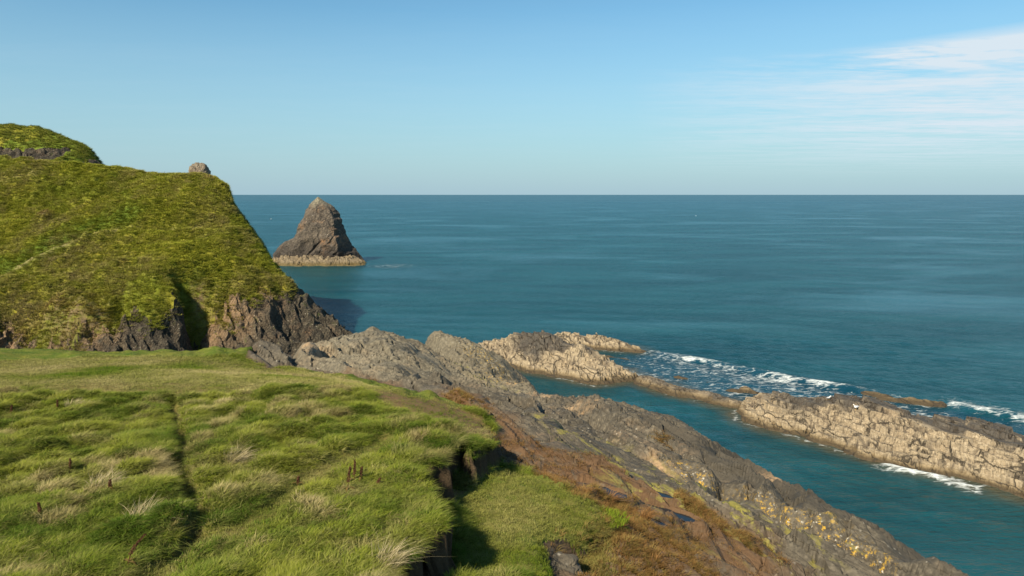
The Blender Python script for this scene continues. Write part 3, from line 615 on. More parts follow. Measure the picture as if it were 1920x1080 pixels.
foam += .20 * np.exp(-((line_d([atz(p, q)[:2] for p, q in [(1150, 665), (1250, 668), (1420, 715), (1600, 745), (1700, 775), (1920, 835)]], SX, SY) + 1.2 * fn) / 2.2) ** 2)
foam = np.where(near, foam, 0)
SZ += np.where(near, .38 * np.exp(-((db - .2) / 1.0) ** 2) + .28 * np.exp(-(db2 / 1.3) ** 2) + .15 * np.exp(-(dsp / .6) ** 2) + .10 * fn * np.clip(foam, 0, 1), 0)
shal = np.zeros_like(SX)
for k_, q in reefs.items():
    sdq = poly_sd(q, SX, SY)
    shal = np.maximum(shal, sstep(-2.6, -.1, sdq) * (1.0 if k_ in ('big', 'left', 'ledge') else .6))
    foam += np.where(near, .68 * np.exp(-((sdq + .25) / .45) ** 2) * sstep(-.2, .3, fn) * (1.0 if k_ != 'ledge' else .6), 0)
sea_me = np_mesh('sea', np.stack([SX, SY, SZ], -1).reshape(-1, 3), grid_faces(*SX.shape), dict(foam=foam, shallow=shal, wash=sstep(-2, 1, sdw)))
m, t = material('sea_water'); M['sea'] = m
pos = t.n('ShaderNodeNewGeometry').outputs['Position']
sepp = t.n('ShaderNodeSeparateXYZ', {0: pos})
wv_ = t.mapping(pos, rot=(0, 0, R(-12)), scale=(0.55, 1.3, 1))
w1 = t.noise(wv_, 1.9, 4, 0.62, 0.3); w2 = t.noise(wv_, 0.33, 4, 0.6, 0.3); w3 = t.noise(t.mapping(pos, rot=(0, 0, R(-8)), scale=(.5, 1.6, 1)), 0.045, 5, 0.6)
slick = t.noise(t.mapping(pos, rot=(0, 0, R(-6)), scale=(0.5, 1, 1)), 0.022, 6, 0.62, 0.6)
slk = t.ramp(slick, 0.50, 0.66)
far_ = t.ramp(sepp.outputs[1], 60, 3000)
col = t.mix(t.ramp(w3, 0.38, 0.62), (0.002, 0.034, 0.043), (0.006, 0.056, 0.068))
col = t.mix(t.math('MULTIPLY', slk, 0.30), col, (0.020, 0.095, 0.115))
col = t.mix(t.math('MULTIPLY', t.attr('wash'), 0.5), col, (0.006, 0.035, 0.065))
col = t.mix(t.math('MULTIPLY', t.attr('shallow'), t.ramp(t.noise(pos, .9, 5, .6), .2, .7, .25, .9)), col, (0.085, 0.065, 0.030))
fa = t.attr('foam')
f1 = t.noise(t.mapping(pos, rot=(0, 0, R(30)), scale=(0.7, 1.2, 1)), 1.15, 8, 0.72, 0.8)
vf = t.n('ShaderNodeTexVoronoi', {'Vector': t.n('ShaderNodeVectorMath', {0: t.mapping(pos, rot=(0, 0, R(30)), scale=(.6, 1, 1)), 1: t.mix(.5, (0, 0, 0), t.n('ShaderNodeTexNoise', {'Vector': pos, 'Scale': .8, 'Detail': 5.0}).outputs[1])}, operation='ADD').outputs[0], 'Scale': 1.3}, feature='DISTANCE_TO_EDGE').outputs[0]
lace = t.ramp(vf, 0.14, 0.0)
fs = t.math('ADD', t.math('MULTIPLY', fa, 0.62), t.math('ADD', t.math('MULTIPLY', t.math('SUBTRACT', f1, .5), 2.3), t.math('MULTIPLY', lace, 0.22)))
fm = t.math('MULTIPLY', t.ramp(fs, 0.42, 0.98), t.ramp(fa, 0.05, 0.25))
col = t.mix(fm, col, (0.60, 0.64, 0.64))
hgt = t.math('ADD', t.math('MULTIPLY', w1, 0.80), t.math('ADD', t.math('MULTIPLY', w2, 1.0), t.math('MULTIPLY', fm, 0.15)))
bstr = t.math('MULTIPLY', t.ramp(slk, 0, 1, 1.0, 0.5), 0.75)
bp = t.n('ShaderNodeBump', {'Height': hgt, 'Strength': bstr, 'Distance': 0.55})
fr = t.math('MULTIPLY', t.n('ShaderNodeFresnel', {'IOR': 1.333, 'Normal': bp}).outputs[0], t.ramp(far_, 0, 1, 0.95, 0.75))
fr = t.math('MINIMUM', fr, t.ramp(slk, 0, 1, 0.33, 0.39))     # a ruffled sea never mirrors fully at grazing angles
fr = t.math('MULTIPLY', fr, t.math('SUBTRACT', 1.0, t.math('MULTIPLY', fm, 0.9)))
df = t.n('ShaderNodeBsdfDiffuse', {'Color': col, 'Normal': bp})
gl = t.n('ShaderNodeBsdfGlossy', {'Color': (0.74, 0.92, 1.0), 'Roughness': t.ramp(far_, 0, 1, 0.16, 0.30), 'Normal': bp})
t.n('ShaderNodeOutputMaterial', {'Surface': t.n('ShaderNodeMixShader', {0: fr, 1: df, 2: gl})})
kind(link('sea', sea_me, m), 'structure', 'teal sea reaching a level horizon')

# ------------------------------------------------------------------ reefs and skerries
def reef(name, outline, height, crestf, label, cat='rock', step=.14, seed=0, steep=1.1, blocks=1.0, darkc=1.0, group=None):
    P = np.array(outline); x0, y0 = P.min(0) - 1.0; x1, y1 = P.max(0) + 1.0
    ax, ay = np.arange(x0, x1, step), np.arange(y0, y1, step)
    X_, Y_ = np.meshgrid(ax, ay)
    w1 = .45 * fbm(X_ * .5, Y_ * .5, octs=4, seed=seed)
    sd = poly_sd(outline, X_, Y_) + w1 * 1.6 * min(1, .35 + steep ** -1 * .25)
    hh = height(X_, Y_) * (1 + .22 * vnoise(X_ * .22, Y_ * .22, seed=seed + 8))
    u_ = X_ * .6 - Y_ * .8; v_ = X_ * .8 + Y_ * .6
    wx, wy = .4 * fbm(X_ * .45, Y_ * .45, octs=4, seed=seed + 1), .4 * fbm(X_ * .45 + 7, Y_ * .45, octs=4, seed=seed + 2)
    e1, i1, o1, o2 = voro(u_ / 2.7 + wx, v_ / 1.5 + wy, seed=seed + 3)
    e2, i2, _, _ = voro(u_ / 1.15 + wx * 2, v_ / .65 + wy * 2, seed=seed + 4)
    zz = hh * np.clip(np.maximum(sd, 0) * steep, 0, 1) ** .75
    rel = (i1 - .5) * .60 + o1 * (i1 - .5) * .45 + o2 * (.5 - i2) * .3 - .5 * (1 - sstep(0, .08, e1)) + (i2 - .5) * .15 - .16 * (1 - sstep(0, .14, e2)) + .22 * (saw(v_ / 1.3 + wx, .3) - .5) + .22 * fbm(X_ * .5, Y_ * .5, octs=4, seed=seed + 5, gain=.45) + .12 * (saw(v_ / .7 + wx * 2, .3) - .5)
    st = .46; q_ = (zz + rel * .6 + .25 * fbm(X_ * .3, Y_ * .3, octs=2, seed=seed + 9) + .10 * v_ + .05 * u_) / st; fr_ = q_ - np.floor(q_)
    rel = rel * .66 + (np.floor(q_) + sstep(.0, .28, fr_) - q_) * st * 1.1 * (hh > .9)
    zz = zz + rel * blocks * sstep(0, .8, sd) * np.clip(hh / 1.6, .35, 1) + np.minimum(sd, 0) * 1.2 - .05
    crackm = np.maximum(1 - sstep(.02, .08, e1), .85 * (1 - sstep(0.02, .12, e2))) * sstep(-.5, .1, vnoise(X_ * .8, Y_ * .8, seed=seed + 6))
    cr = np.clip(crestf(X_, Y_, zz) * darkc, 0, 1)
    Fq = grid_faces(*X_.shape); keep = sd.ravel()[Fq].max(1) > -.9
    jx = .12 * fbm(X_ * 1.5, Y_ * 1.5, zz, octs=3, seed=seed + 7) * (sd > 0)
    V_ = np.stack([X_ + jx, Y_ - jx, zz], -1).reshape(-1, 3)
    c = V_.mean(0) * np.array([1, 1, 0])
    me = submesh(name, V_ - c, Fq, keep, dict(crest=cr, crack=crackm), False)
    o = link(name, me, M['reef'], loc=c)
    thing(o, label, cat, group)
    return o, sampler(ax, ay, zz)
def lin(P, vals):                  # value interpolated along a plan line, for crest heights
    P = np.array(P)
    def f(x, y):
        d = np.stack([np.exp(-np.hypot(x - a, y - b) / 3.0) for a, b in P]); return (d * np.array(vals)[:, None, None]).sum(0) / d.sum(0)
    return f
def ridge_h(line, hs_, wid):
    P = [(a[0], a[1]) for a in line]; hf = lin(P, hs_)
    def f(x, y):
        d = line_d(P, x, y); return hf(x, y) * np.exp(-(d / wid) ** 2)
    return f
bc = [atz(px, py, z) for px, py, z in [(1400, 765, 1.4), (1450, 752, 2.1), (1510, 745, 2.6), (1580, 757, 2.7), (1650, 770, 2.6), (1700, 782, 2.6), (1800, 803, 2.7), (1920, 838, 2.8), (2100, 880, 2.6), (2250, 905, 1.5)]]
def crest_big(x, y, z):
    d = line_d(bc, x, y); s = x * .55 + y * .85 - (bc[2][0] * .55 + bc[2][1] * .85)
    fx = np.interp(x, [p[0] for p in bc], [p[1] for p in bc])
    return sstep(-1.9, -.3, y - fx + .8 * fbm(x * .5, y * .5, octs=4, seed=5)) * sstep(24.5, 27.5, x)
reef_o, BIGH = reef('rock_reef', reefs['big'], ridge_h(bc, [p[2] * 1.05 for p in bc], 8.0), crest_big, 'largest pale barnacled rock reef beyond the channel, with gulls on its dark crest', seed=200, steep=.27)
lc = [atz(px, py, z) for px, py, z in [(885, 622, 4.2), (930, 616, 4.4), (985, 626, 4.2), (1040, 637, 3.6), (1090, 652, 2.9), (1130, 672, 2.2), (1165, 690, 1.4), (1200, 706, .8)]]
def crest_left(x, y, z):
    fx = np.interp(x, [p[0] for p in lc], [p[1] for p in lc])
    return sstep(-1.5, -.3, y - fx + .8 * fbm(x * .5, y * .5, octs=4, seed=6) - .5) * sstep(-1.0, 1.5, x) * sstep(12, 9, x)
reef('rock_reef', reefs['left'], ridge_h(lc, [p[2] for p in lc], 9.0), crest_left, 'tall pale rock reef close behind the lichened ridge, dark along its top', seed=220, steep=.22)
ec = [atz(px, py, z) for px, py, z in [(1195, 706, .9), (1240, 722, .9), (1300, 738, .8), (1340, 745, 1.0), (1420, 764, .9)]]
reef('rock_ledge', reefs['ledge'], ridge_h(ec, [1.0, 1.0, .9, 1.15, 1.0], 3.0), lambda x, y, z: .55 + .6 * fbm(x * .6, y * .6, octs=3, seed=7), 'thin low brown rock ledge joining the two long reefs', seed=240, steep=.9, blocks=1.3)
kc = [atz(px, py, z) for px, py, z in [(1035, 628, 1.5), (1080, 626, 1.9), (1130, 630, 1.8), (1170, 640, 1.5), (1205, 655, .7)]]
reef('rock_islet', reefs['back'], ridge_h(kc, [1.7, 2.0, 1.9, 1.5, .8], 3.4), lambda x, y, z: 0 * x, 'small cream coloured rock islet at the seaward end of the surf', seed=260, steep=.42)
def blob(px, py, wpx, dpt, n=14, seed=0):
    x, y, _ = atz(px, py); a = wpx / 2 / F * y
    rn = random.Random(seed)
    return [(x + math.cos(i * 2 * math.pi / n) * a * rn.uniform(.8, 1.15) - math.sin(i * 2 * math.pi / n) * dpt * .35, y + math.sin(i * 2 * math.pi / n) * dpt * rn.uniform(.8, 1.15) - math.cos(i * 2 * math.pi / n) * a * .42) for i in range(n)]
for i, (px, py, wpx, dpt, hh, lab, blackish) in enumerate([
        (1640, 741, 50, 1.2, .55, 'yellowish rock tip awash just seaward of the gull reef', .2),
        (1712, 755, 120, 1.1, .85, 'long dark weedy skerry awash behind the big reef', .7),
        (1403, 735, 28, .75, .95, 'small pointed yellow-brown rock in the surf, larger of a close pair', 0),
        (1377, 733, 20, .6, .60, 'small low brown rock in the surf, left one of a close pair', .2),
        (1275, 708, 26, .7, .50, 'little brown rock alone in the foamy water, off the thin ledge', .2),
        (1218, 694, 14, .4, .30, 'tiny rock just breaking the water near the tall reef', .3),
        (1328, 717, 10, .3, .25, 'tiny rock just breaking the water beyond the thin ledge', .3),
        (1155, 672, 50, .9, .55, 'low brown rock hump between the cream islet and the tall reef', .3)]):
    ol_ = blob(px, py, wpx, dpt, seed=i); x, y, _ = atz(px, py)
    reef('skerry', ol_, lambda X_, Y_, hh=hh: hh * .75 + 0 * X_, lambda x, y, z, b=blackish: .12 + b + .5 * vnoise(x * 1.5, y * 1.5), lab, step=.11, seed=300 + i * 11, steep=1.3, blocks=.7)

# ------------------------------------------------------------------ sea stack
YS = 238.0; PXM = YS / F
prof = [(370, 592.5, 595.5, 594), (374, 588, 600, 597), (380, 583, 610, 605), (388, 577, 622, 615), (395, 574, 628, 622), (402, 571, 632, 627), (414, 565, 636, 629), (428, 559, 639, 630), (440, 553, 645, 633), (448, 548, 650, 635), (453, 534, 653, 636), (460, 524, 658, 638), (470, 514, 666, 640), (480, 508, 673, 642), (490, 505, 680, 643), (506, 503, 684, 644)]
nT, nR = 200, 130
pz = np.array([EYE - (p[0] - HZ) * PXM for p in prof])[::-1]; pl, pr_, pe = (np.array([p[i] for p in prof], float)[::-1] - 4 for i in (1, 2, 3))
zs = np.linspace(pz[0] - 1.0, pz[-1], nR)
lft = (np.interp(zs, pz, pl) - CX) * PXM; rgt = (np.interp(zs, pz, pr_) - CX) * PXM; edg = (np.interp(zs, pz, pe) - CX) * PXM
SV = []
for k in range(nR):
    wd = rgt[k] - lft[k]; fe = (edg[k] - lft[k]) / wd; dep = min(wd * .9, 15) * 1.0 + .3
    if zs[k] < 8: bul = 1
    poly = np.array([(0, .42), (.10, .10), (.30, .0), (fe * .85, .02), (fe, .08), (1.0, .62), (.85, .9), (.45, 1.0), (.12, .85)])
    q = np.r_[poly, poly[:1]]; seg = np.hypot(*np.diff(q, axis=0).T); cum = np.r_[0, np.cumsum(seg)] / seg.sum()
    tt = np.linspace(0, 1, nT, endpoint=False)
    fx, fy = np.interp(tt, cum, q[:, 0]), np.interp(tt, cum, q[:, 1])
    SV.append(np.c_[lft[k] + fx * wd, YS + 4.5 + (fy - .5) * dep, np.full(nT, zs[k])])
SV = np.array(SV)
cen = SV.mean(1, keepdims=True); dirv = SV - cen; ln = np.linalg.norm(dirv[..., :2], axis=-1) + 1e-6
xs_, ys_, z_s = SV[..., 0], SV[..., 1], SV[..., 2]
s_ = xs_ * .62 - z_s * .78 * -1 * .6 + ys_ * .3
dsp_ = .75 * fbm(xs_ * .16, ys_ * .16, z_s * .16, octs=6, seed=400, gain=.55) + .16 * (saw((xs_ * .8 - z_s * .6) / 2.2 + fbm(xs_ * .1, ys_ * .1, z_s * .1, octs=3, seed=401) * 1.2, .3) - .5) + .09 * (saw((xs_ * .8 - z_s * .6) / .8 + fbm(xs_ * .2, ys_ * .2, z_s * .2, octs=3, seed=402) * 2, .3) - .5)
# the slanting cleft low on the front
cl_d = np.abs((xs_ - (594 - CX) * PXM) * .72 - (z_s - (EYE - (465 - HZ) * PXM)) * .69) ; al = (xs_ - (594 - CX) * PXM) * .69 + (z_s - (EYE - (465 - HZ) * PXM)) * .72
dsp_ -= 1.0 * np.exp(-(cl_d / .35) ** 2) * np.exp(-(al / 2.4) ** 2) * (ys_ < YS)
dsp_ += .55 * (saw((xs_ * .5 + z_s * .85) / 3.6 + fbm(xs_ * .12, ys_ * .12, z_s * .12, octs=2, seed=405), .25) - .5) * (ys_ < YS + 6)
dsp_ *= np.clip((pz[-1] - z_s) / 2.5, .15, 1)
SV[..., :2] += dirv[..., :2] / ln[..., None] * dsp_[..., None]
SV[..., 2] += .25 * fbm(xs_ * .5, ys_ * .5, z_s * .5, octs=3, seed=404)
i_ = np.arange(nR * nT).reshape(nR, nT); nx = np.roll(i_, -1, 1)
FS = np.stack([i_[:-1], nx[:-1], nx[1:], i_[1:]], -1).reshape(-1, 4)
vs_ = SV.reshape(-1, 3); top = vs_[-nT:].mean(0) + np.array([0, 0, .15]); vs_ = np.r_[vs_, [top]]
FS = np.r_[FS, np.stack([i_[-1], nx[-1], np.full(nT, nR * nT), np.full(nT, nR * nT)], -1)[:, [0, 1, 2, 2]][:, :4]] if False else FS
capt = [(int(a), int(b), nR * nT) for a, b in zip(i_[-1], nx[-1])]
stack_root = bpy.data.objects.new('sea_stack', None); C.objects.link(stack_root)
stack_root.location = ((595 - CX) * PXM, YS, 0)
thing(stack_root, 'tall pointed dark sea stack standing alone on a yellowish rock shelf', 'sea stack')
off = np.array(stack_root.location)
me = bpy.data.meshes.new('rock_pinnacle'); me.from_pydata((vs_ - off).tolist(), [], FS.tolist() + capt); me.update()
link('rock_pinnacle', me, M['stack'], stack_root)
# shelf
pxs = axis([((500 - CX) * PXM, .22), ((690 - CX) * PXM, None)]); pys = axis([(YS - 12, .25), (YS + 12, None)])
PX_, PY_ = np.meshgrid(pxs, pys)
shelf = [((px - CX) * PXM, YS + d) for px, d in [(500, -1), (512, -5), (535, -7.5), (575, -8.5), (610, -9), (645, -8.8), (672, -7), (684, -4.6), (683, 0), (670, 6), (600, 9), (530, 6), (510, 3)]]
sd = poly_sd(shelf, PX_, PY_) + 1.3 * fbm(PX_ * .35, PY_ * .35, octs=4, seed=410)
e1, i1, o1, _ = voro(PX_ / 2.2, PY_ / 1.6, seed=411); e2, i2, _, _ = voro(PX_ / .8, PY_ / .7, seed=412)
pzz = np.where(sd > 0, 2.1 * np.clip(sd * .24, 0, 1) ** .7 * np.interp(PX_, [pxs[0], pxs[-1] - 8, pxs[-1]], [1.1, 1.05, .5]), sd) + ((i1 - .5) * 1.3 + (i2 - .5) * .7 + .5 * fbm(PX_ * .8, PY_ * .8, octs=4, seed=413)) * sstep(0, 1.6, sd) * (1 + .5 * fbm(PX_ * .2, PY_ * .2, octs=2, seed=414)) - .1
FP = grid_faces(*PX_.shape); kp_ = sd.ravel()[FP].max(1) > -.7
so = link('rock_shelf', submesh('rock_shelf', np.stack([PX_, PY_, pzz], -1).reshape(-1, 3) - off, FP, kp_, {}, False), M['platform'], stack_root)
so['label'] = 'low yellowish barnacled shelf round the foot of the stack'

# boulder on the headland's skyline
def boulder(name, c, rad, seed, mat, label, cat):
    n1_, n2_ = 40, 26
    th = np.linspace(0, 2 * math.pi, n1_, endpoint=False); ph = np.linspace(-.35, math.pi / 2 * .98, n2_)
    T, Pp = np.meshgrid(th, ph)
    x, y, z = np.cos(T) * np.cos(Pp), np.sin(T) * np.cos(Pp), np.sin(Pp)
    f = 1 + .30 * fbm(x * 1.3 + seed, y * 1.3, z * 1.3, octs=5, seed=seed) + .10 * (saw((x * .7 + z) * 3 + seed, .4) - .5)
    V_ = np.stack([x * rad[0] * f, y * rad[1] * f, z * rad[2] * f], -1).reshape(-1, 3)
    i = np.arange(n1_ * n2_).reshape(n2_, n1_); nx = np.roll(i, -1, 1)
    Fq = [tuple(a) for a in np.stack([i[:-1], nx[:-1], nx[1:], i[1:]], -1).reshape(-1, 4).tolist()] + [tuple(i[-1].tolist())]
    me = bpy.data.meshes.new(name); me.from_pydata(V_.tolist(), [], Fq)
    return thing(link(name, me, mat, loc=c), label, cat)
m, t = material('boulder_rock'); M['boulder'] = m
pos, sv, col, h, n1, n2, n3 = rock_nodes(t, (0.14, 0.11, 0.08), (0.24, 0.20, 0.145), (0.34, 0.29, 0.22), rust_amt=.3, stretch=(1, 1, .5))
finish(t, col, .9, h, 1.0, .3)
bx_, by_, bz_ = at(374, 331, 121)
boulder('boulder', (bx_, by_, bz_ - .15), (1.65, 1.8, 2.1), 5, M['boulder'], 'round pale boulder sitting on the headland skyline', 'boulder')
for px, py, sz, lab in [(1047, 1066, .55, 'grey boulder half sunk in the grass notch below the terrace'), (985, 648 + 430, .0, '')][:1]:
    q = gpos(px, py); boulder('boulder', (q[0], q[1] + .2, q[2] - .12), (sz, sz * .8, sz * .55), 9, M['slope'], lab, 'boulder')

# rock pools
m, t = material('pool_water'); M['pool'] = m
pos = t.n('ShaderNodeNewGeometry').outputs['Position']
b = t.n('ShaderNodeBsdfPrincipled', {'Base Color': (0.010, 0.016, 0.022), 'Roughness': 0.04, 'IOR': 1.333,
        'Normal': t.n('ShaderNodeBump', {'Height': t.noise(pos, 6, 2, .5), 'Strength': .08, 'Distance': .02})})
t.n('ShaderNodeOutputMaterial', {'Surface': b})
for i, (hx, hy, lvl, a_, b_) in enumerate(pool_pos):
    n = 36; ring = []
    for k in range(n):
        an = k * 2 * math.pi / n; f = 1.12 + .20 * math.sin(3 * an + i) + .14 * math.sin(5 * an + 2 * i) + .08 * math.sin(9 * an)
        u, v = math.cos(an) * a_ * f, math.sin(an) * b_ * f
        ring.append((u * .8 + v * .6, -u * .6 + v * .8, 0))
    me = bpy.data.meshes.new('rock_pool'); me.from_pydata(ring, [], [tuple(range(n))])
    kind(link('rock_pool', me, M['pool'], loc=(hx, hy, lvl - .05)), 'structure', 'still dark rock pool reflecting the sky')

# ------------------------------------------------------------------ grass
def tuft_mesh(name, nb, hgt, spread, wid0, lean, seed, segs=3):
    rn = np.random.default_rng(seed); V_, F_, U_ = [], [], []
    for b in range(nb):
        a = rn.uniform(0, 2 * math.pi); rr = spread * math.sqrt(rn.uniform()); bx, by = rr * math.cos(a), rr * math.sin(a)
        wid = wid0 * rn.uniform(.6, 1.9); h = hgt * rn.uniform(.4, 1.15); fa = rn.uniform(0, 2 * math.pi)
        dx, dy = lean + rn.normal(0, .5) + .6 * math.cos(a), rn.normal(0, .5) + .6 * math.sin(a)
        wx, wy = math.cos(fa) * wid / 2, math.sin(fa) * wid / 2
        i0 = len(V_)
        for s in range(segs + 1):
            q = s / segs; cx = bx + dx * h * q * q * .75; cy = by + dy * h * q * q * .75; cz = h * (q - .28 * q * q * min(1.5, math.hypot(dx, dy))) - .02
            if s < segs: V_ += [(cx - wx * (1 - q * .7), cy - wy * (1 - q * .7), cz), (cx + wx * (1 - q * .7), cy + wy * (1 - q * .7), cz)]; U_ += [q, q]
            else: V_.append((cx, cy, cz)); U_.append(1.0)
        for s in range(segs - 1):
            k = i0 + 2 * s; F_ += [(k, k + 1, k + 3, k + 2)]
        k = i0 + 2 * (segs - 1); F_.append((k, k + 1, k + 2))
    me = bpy.data.meshes.new(name); me.from_pydata(V_, [], F_)
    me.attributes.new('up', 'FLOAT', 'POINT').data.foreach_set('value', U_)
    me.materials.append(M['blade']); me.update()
    return me
def scatter(name, protos, P, rot, scl, idx, label, **at_):
    col = bpy.data.collections.new(name + '_tufts')
    for i, me in enumerate(protos):
        o = bpy.data.objects.new('%s_tuft_%02d' % (name, i), me); col.objects.link(o)
    me = bpy.data.meshes.new(name); me.vertices.add(len(P)); me.vertices.foreach_set('co', np.asarray(P, np.float32).ravel())
    me.attributes.new('rot', 'FLOAT_VECTOR', 'POINT').data.foreach_set('vector', np.asarray(rot, np.float32).ravel())
    me.attributes.new('scl', 'FLOAT_VECTOR', 'POINT').data.foreach_set('vector', np.asarray(scl, np.float32).ravel())
    me.attributes.new('pick', 'INT', 'POINT').data.foreach_set('value', np.asarray(idx, np.int32))
    for k in ('tint', 'hue', 'russet', 'headland'):
        v = at_.get(k, 0.0); v = np.full(len(P), v) if np.isscalar(v) else v
        me.attributes.new(k, 'FLOAT', 'POINT').data.foreach_set('value', np.asarray(v, np.float32))
    me.update(); o = link(name, me, M['blade']); kind(o, 'stuff', label)
    ng = bpy.data.node_groups.new(name + '_nodes', 'GeometryNodeTree')
    ng.interface.new_socket('Geometry', in_out='INPUT', socket_type='NodeSocketGeometry'); ng.interface.new_socket('Geometry', in_out='OUTPUT', socket_type='NodeSocketGeometry')
    N = ng.nodes; gi, go = N.new('NodeGroupInput'), N.new('NodeGroupOutput')
    ci = N.new('GeometryNodeCollectionInfo'); ci.inputs[0].default_value = col; ci.inputs[1].default_value = True; ci.inputs[2].default_value = True
    ip = N.new('GeometryNodeInstanceOnPoints'); ip.inputs['Pick Instance'].default_value = True
    def na(nm, ty):
        q = N.new('GeometryNodeInputNamedAttribute'); q.data_type = ty; q.inputs[0].default_value = nm; return q.outputs[0]
    lk = ng.links.new
    lk(gi.outputs[0], ip.inputs['Points']); lk(ci.outputs[0], ip.inputs['Instance']); lk(na('pick', 'INT'), ip.inputs['Instance Index'])
    er = N.new('FunctionNodeEulerToRotation'); lk(na('rot', 'FLOAT_VECTOR'), er.inputs[0]); lk(er.outputs[0], ip.inputs['Rotation'])
    lk(na('scl', 'FLOAT_VECTOR'), ip.inputs['Scale']); lk(ip.outputs[0], go.inputs[0])
    md = o.modifiers.new('scatter', 'NODES'); md.node_group = ng
    return o
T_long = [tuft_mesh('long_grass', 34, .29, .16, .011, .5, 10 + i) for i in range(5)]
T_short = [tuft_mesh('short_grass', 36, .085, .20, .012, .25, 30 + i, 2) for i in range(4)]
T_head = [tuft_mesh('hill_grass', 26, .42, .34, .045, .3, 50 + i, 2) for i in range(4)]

def in_view(x, y, z, mx=160, my=160):   # keeps tufts in the photographed part and a margin round it
    px = CX + x / y * F; py = HZ + (EYE - z) / y * F
    return (px > -mx) & (px < 1920 + mx) & (py < 1080 + my)
# long grass
n = 135000
x = rng.uniform(-30, 0.5, n); y = 10.5 + (30.5 - 10.5) * rng.uniform(0, 1, n) ** 1.0; z = HZN(x, y)
ok = (SG(x, y) > .05) & (SH(x, y) < rng.uniform(.1, .75, n)) & in_view(x, y, z) & (BK(x, y) < .6)
x, y, z = x[ok], y[ok], z[ok]; n = len(x); print('long grass', n)
dry = fbm(x * .45, y * .45, octs=4, seed=500); dry2 = fbm(x * 1.7, y * 1.7, octs=3, seed=501)
cx_ = .5 * fbm(x * 1.2, y * 1.2, octs=2, seed=505); ce, cid, _, _ = voro(x / .62 + cx_, y / .62 + cx_, seed=506); cid2 = (cid * 7.13) % 1
tint = np.clip(sstep(.05, .85, dry * .35 + dry2 * .45 + (cid - .5) * .9 - .03) * .85 + np.abs(rng.normal(0, .20, n)) - .06, 0, 1)
len_ = .30 + .30 * sstep(-.6, .8, fbm(x * .6, y * .6, octs=3, seed=502)) + .35 * tint + .45 * (cid2 - .4)
len_ = np.clip(len_, .22, 1.2)
windy = fbm(x * .25, y * .25, octs=3, seed=503) * 1.1 + .15 + (cid2 - .5) * 1.6
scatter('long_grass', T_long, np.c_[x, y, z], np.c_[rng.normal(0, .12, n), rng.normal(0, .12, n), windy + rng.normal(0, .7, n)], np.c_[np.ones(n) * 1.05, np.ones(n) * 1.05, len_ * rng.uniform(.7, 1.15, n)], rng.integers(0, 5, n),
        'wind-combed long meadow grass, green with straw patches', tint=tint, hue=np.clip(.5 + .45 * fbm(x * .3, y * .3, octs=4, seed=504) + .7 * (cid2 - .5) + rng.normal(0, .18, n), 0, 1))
# short grass on plain, paths and terrace
n = 120000
x = rng.uniform(-42, 4.5, n); y = 12 * (50 / 12) ** rng.uniform(0, 1, n); z = HZN(x, y)
ok = (SG(x, y) > .0) & (SH(x, y) > .2) & in_view(x, y, z) & (BK(x, y) < .6)
wr = sampler(gx, gy, bare)(x, y); ok &= rng.uniform(0, 1, n) > wr * .9
x, y, z = x[ok], y[ok], z[ok]; n = len(x); print('short grass', n)
far = np.clip(y / 30, .8, 1.6)
q = fbm(x * .35, y * .35, octs=4, seed=510); onterr = sampler(gx, gy, terr)(x, y) > -.2
greenband = sstep(42, 45, y + 2 * q)
tint = np.clip(.48 + .5 * q + rng.normal(0, .12, n) - .15 * onterr - .35 * greenband, 0, 1)
scatter('short_turf', T_short, np.c_[x, y, z], np.c_[rng.normal(0, .1, n), rng.normal(0, .1, n), rng.uniform(0, 6.28, n)], np.c_[far, far, rng.uniform(.6, 1.3, n) * (1 + .15 * onterr + .9 * greenband)], rng.integers(0, 4, n),
        'short cropped turf of the plain, paths and terrace', tint=tint * np.where(onterr, .62, .8), hue=np.clip(.62 + .4 * q + rng.normal(0, .15, n), 0, 1))
# russet deer-grass on the rock shelf
clumps = [(890, 868, 26, .7), (930, 872, 34, .8), (975, 885, 34, .8), (1015, 900, 30, .75), (1050, 925, 36, .8), (1095, 935, 36, .7), (1140, 945, 30, .6), (1150, 925, 14, .8), (1175, 960, 25, .6), (1260, 935, 18, .7), (1290, 950, 26, .8), (1325, 968, 28, .7), (1215, 975, 14, .8),
          (1150, 1000, 34, .6), (1190, 990, 30, .6), (1160, 1060, 60, .95), (1100, 1060, 40, .9), (1230, 1065, 50, .7), (850, 745, 22, .5), (865, 757, 16, .7), (870, 740, 14, .6), (605, 708, 20, .5), (1300, 1065, 40, .6), (1390, 1010, 20, .5), (1250, 1010, 30, .5), (1195, 905, 14, .4), (1240, 830, 14, .4), (1105, 985, 24, .6), (850, 850, 10, .8)]
P = []
for px, py, rad, hh in clumps:
    q = gpos(px, py); ra = rad / F * q[1]; m_ = int(160 * ra * (1 + ra)) + 25
    P.append(np.c_[q[0] + rng.normal(0, ra * .62, m_), q[1] + rng.normal(0, ra * .9, m_), np.full(m_, hh)])
P = np.concatenate(P)
for hx, hy, lv_, a_, b_ in pool_pos: P = P[np.hypot(P[:, 0] - hx, (P[:, 1] - hy) * .8) > a_ * .95]
P = P[SG(P[:, 0], P[:, 1]) < rng.uniform(.0, .45, len(P))]; x, y, hh = P.T; z = HZN(x, y)
scatter('russet_grass', T_long, np.c_[x, y, z - .02], np.c_[rng.normal(0, .15, len(x)), rng.normal(0, .15, len(x)), rng.normal(0, .8, len(x))], np.c_[np.ones(len(x)) * .8, np.ones(len(x)) * .8, hh * rng.uniform(.5, 1.0, len(x))], rng.integers(0, 5, len(x)),
        'russet withered grass growing on the rock shelf', tint=.4, russet=np.clip(.85 + rng.normal(0, .2, len(x)) - .5 * (np.abs(x - gpos(1110, 1050)[0]) < .6) * (y < 21), 0, 1), hue=np.clip(rng.normal(.5, .28, len(x)), 0, 1))
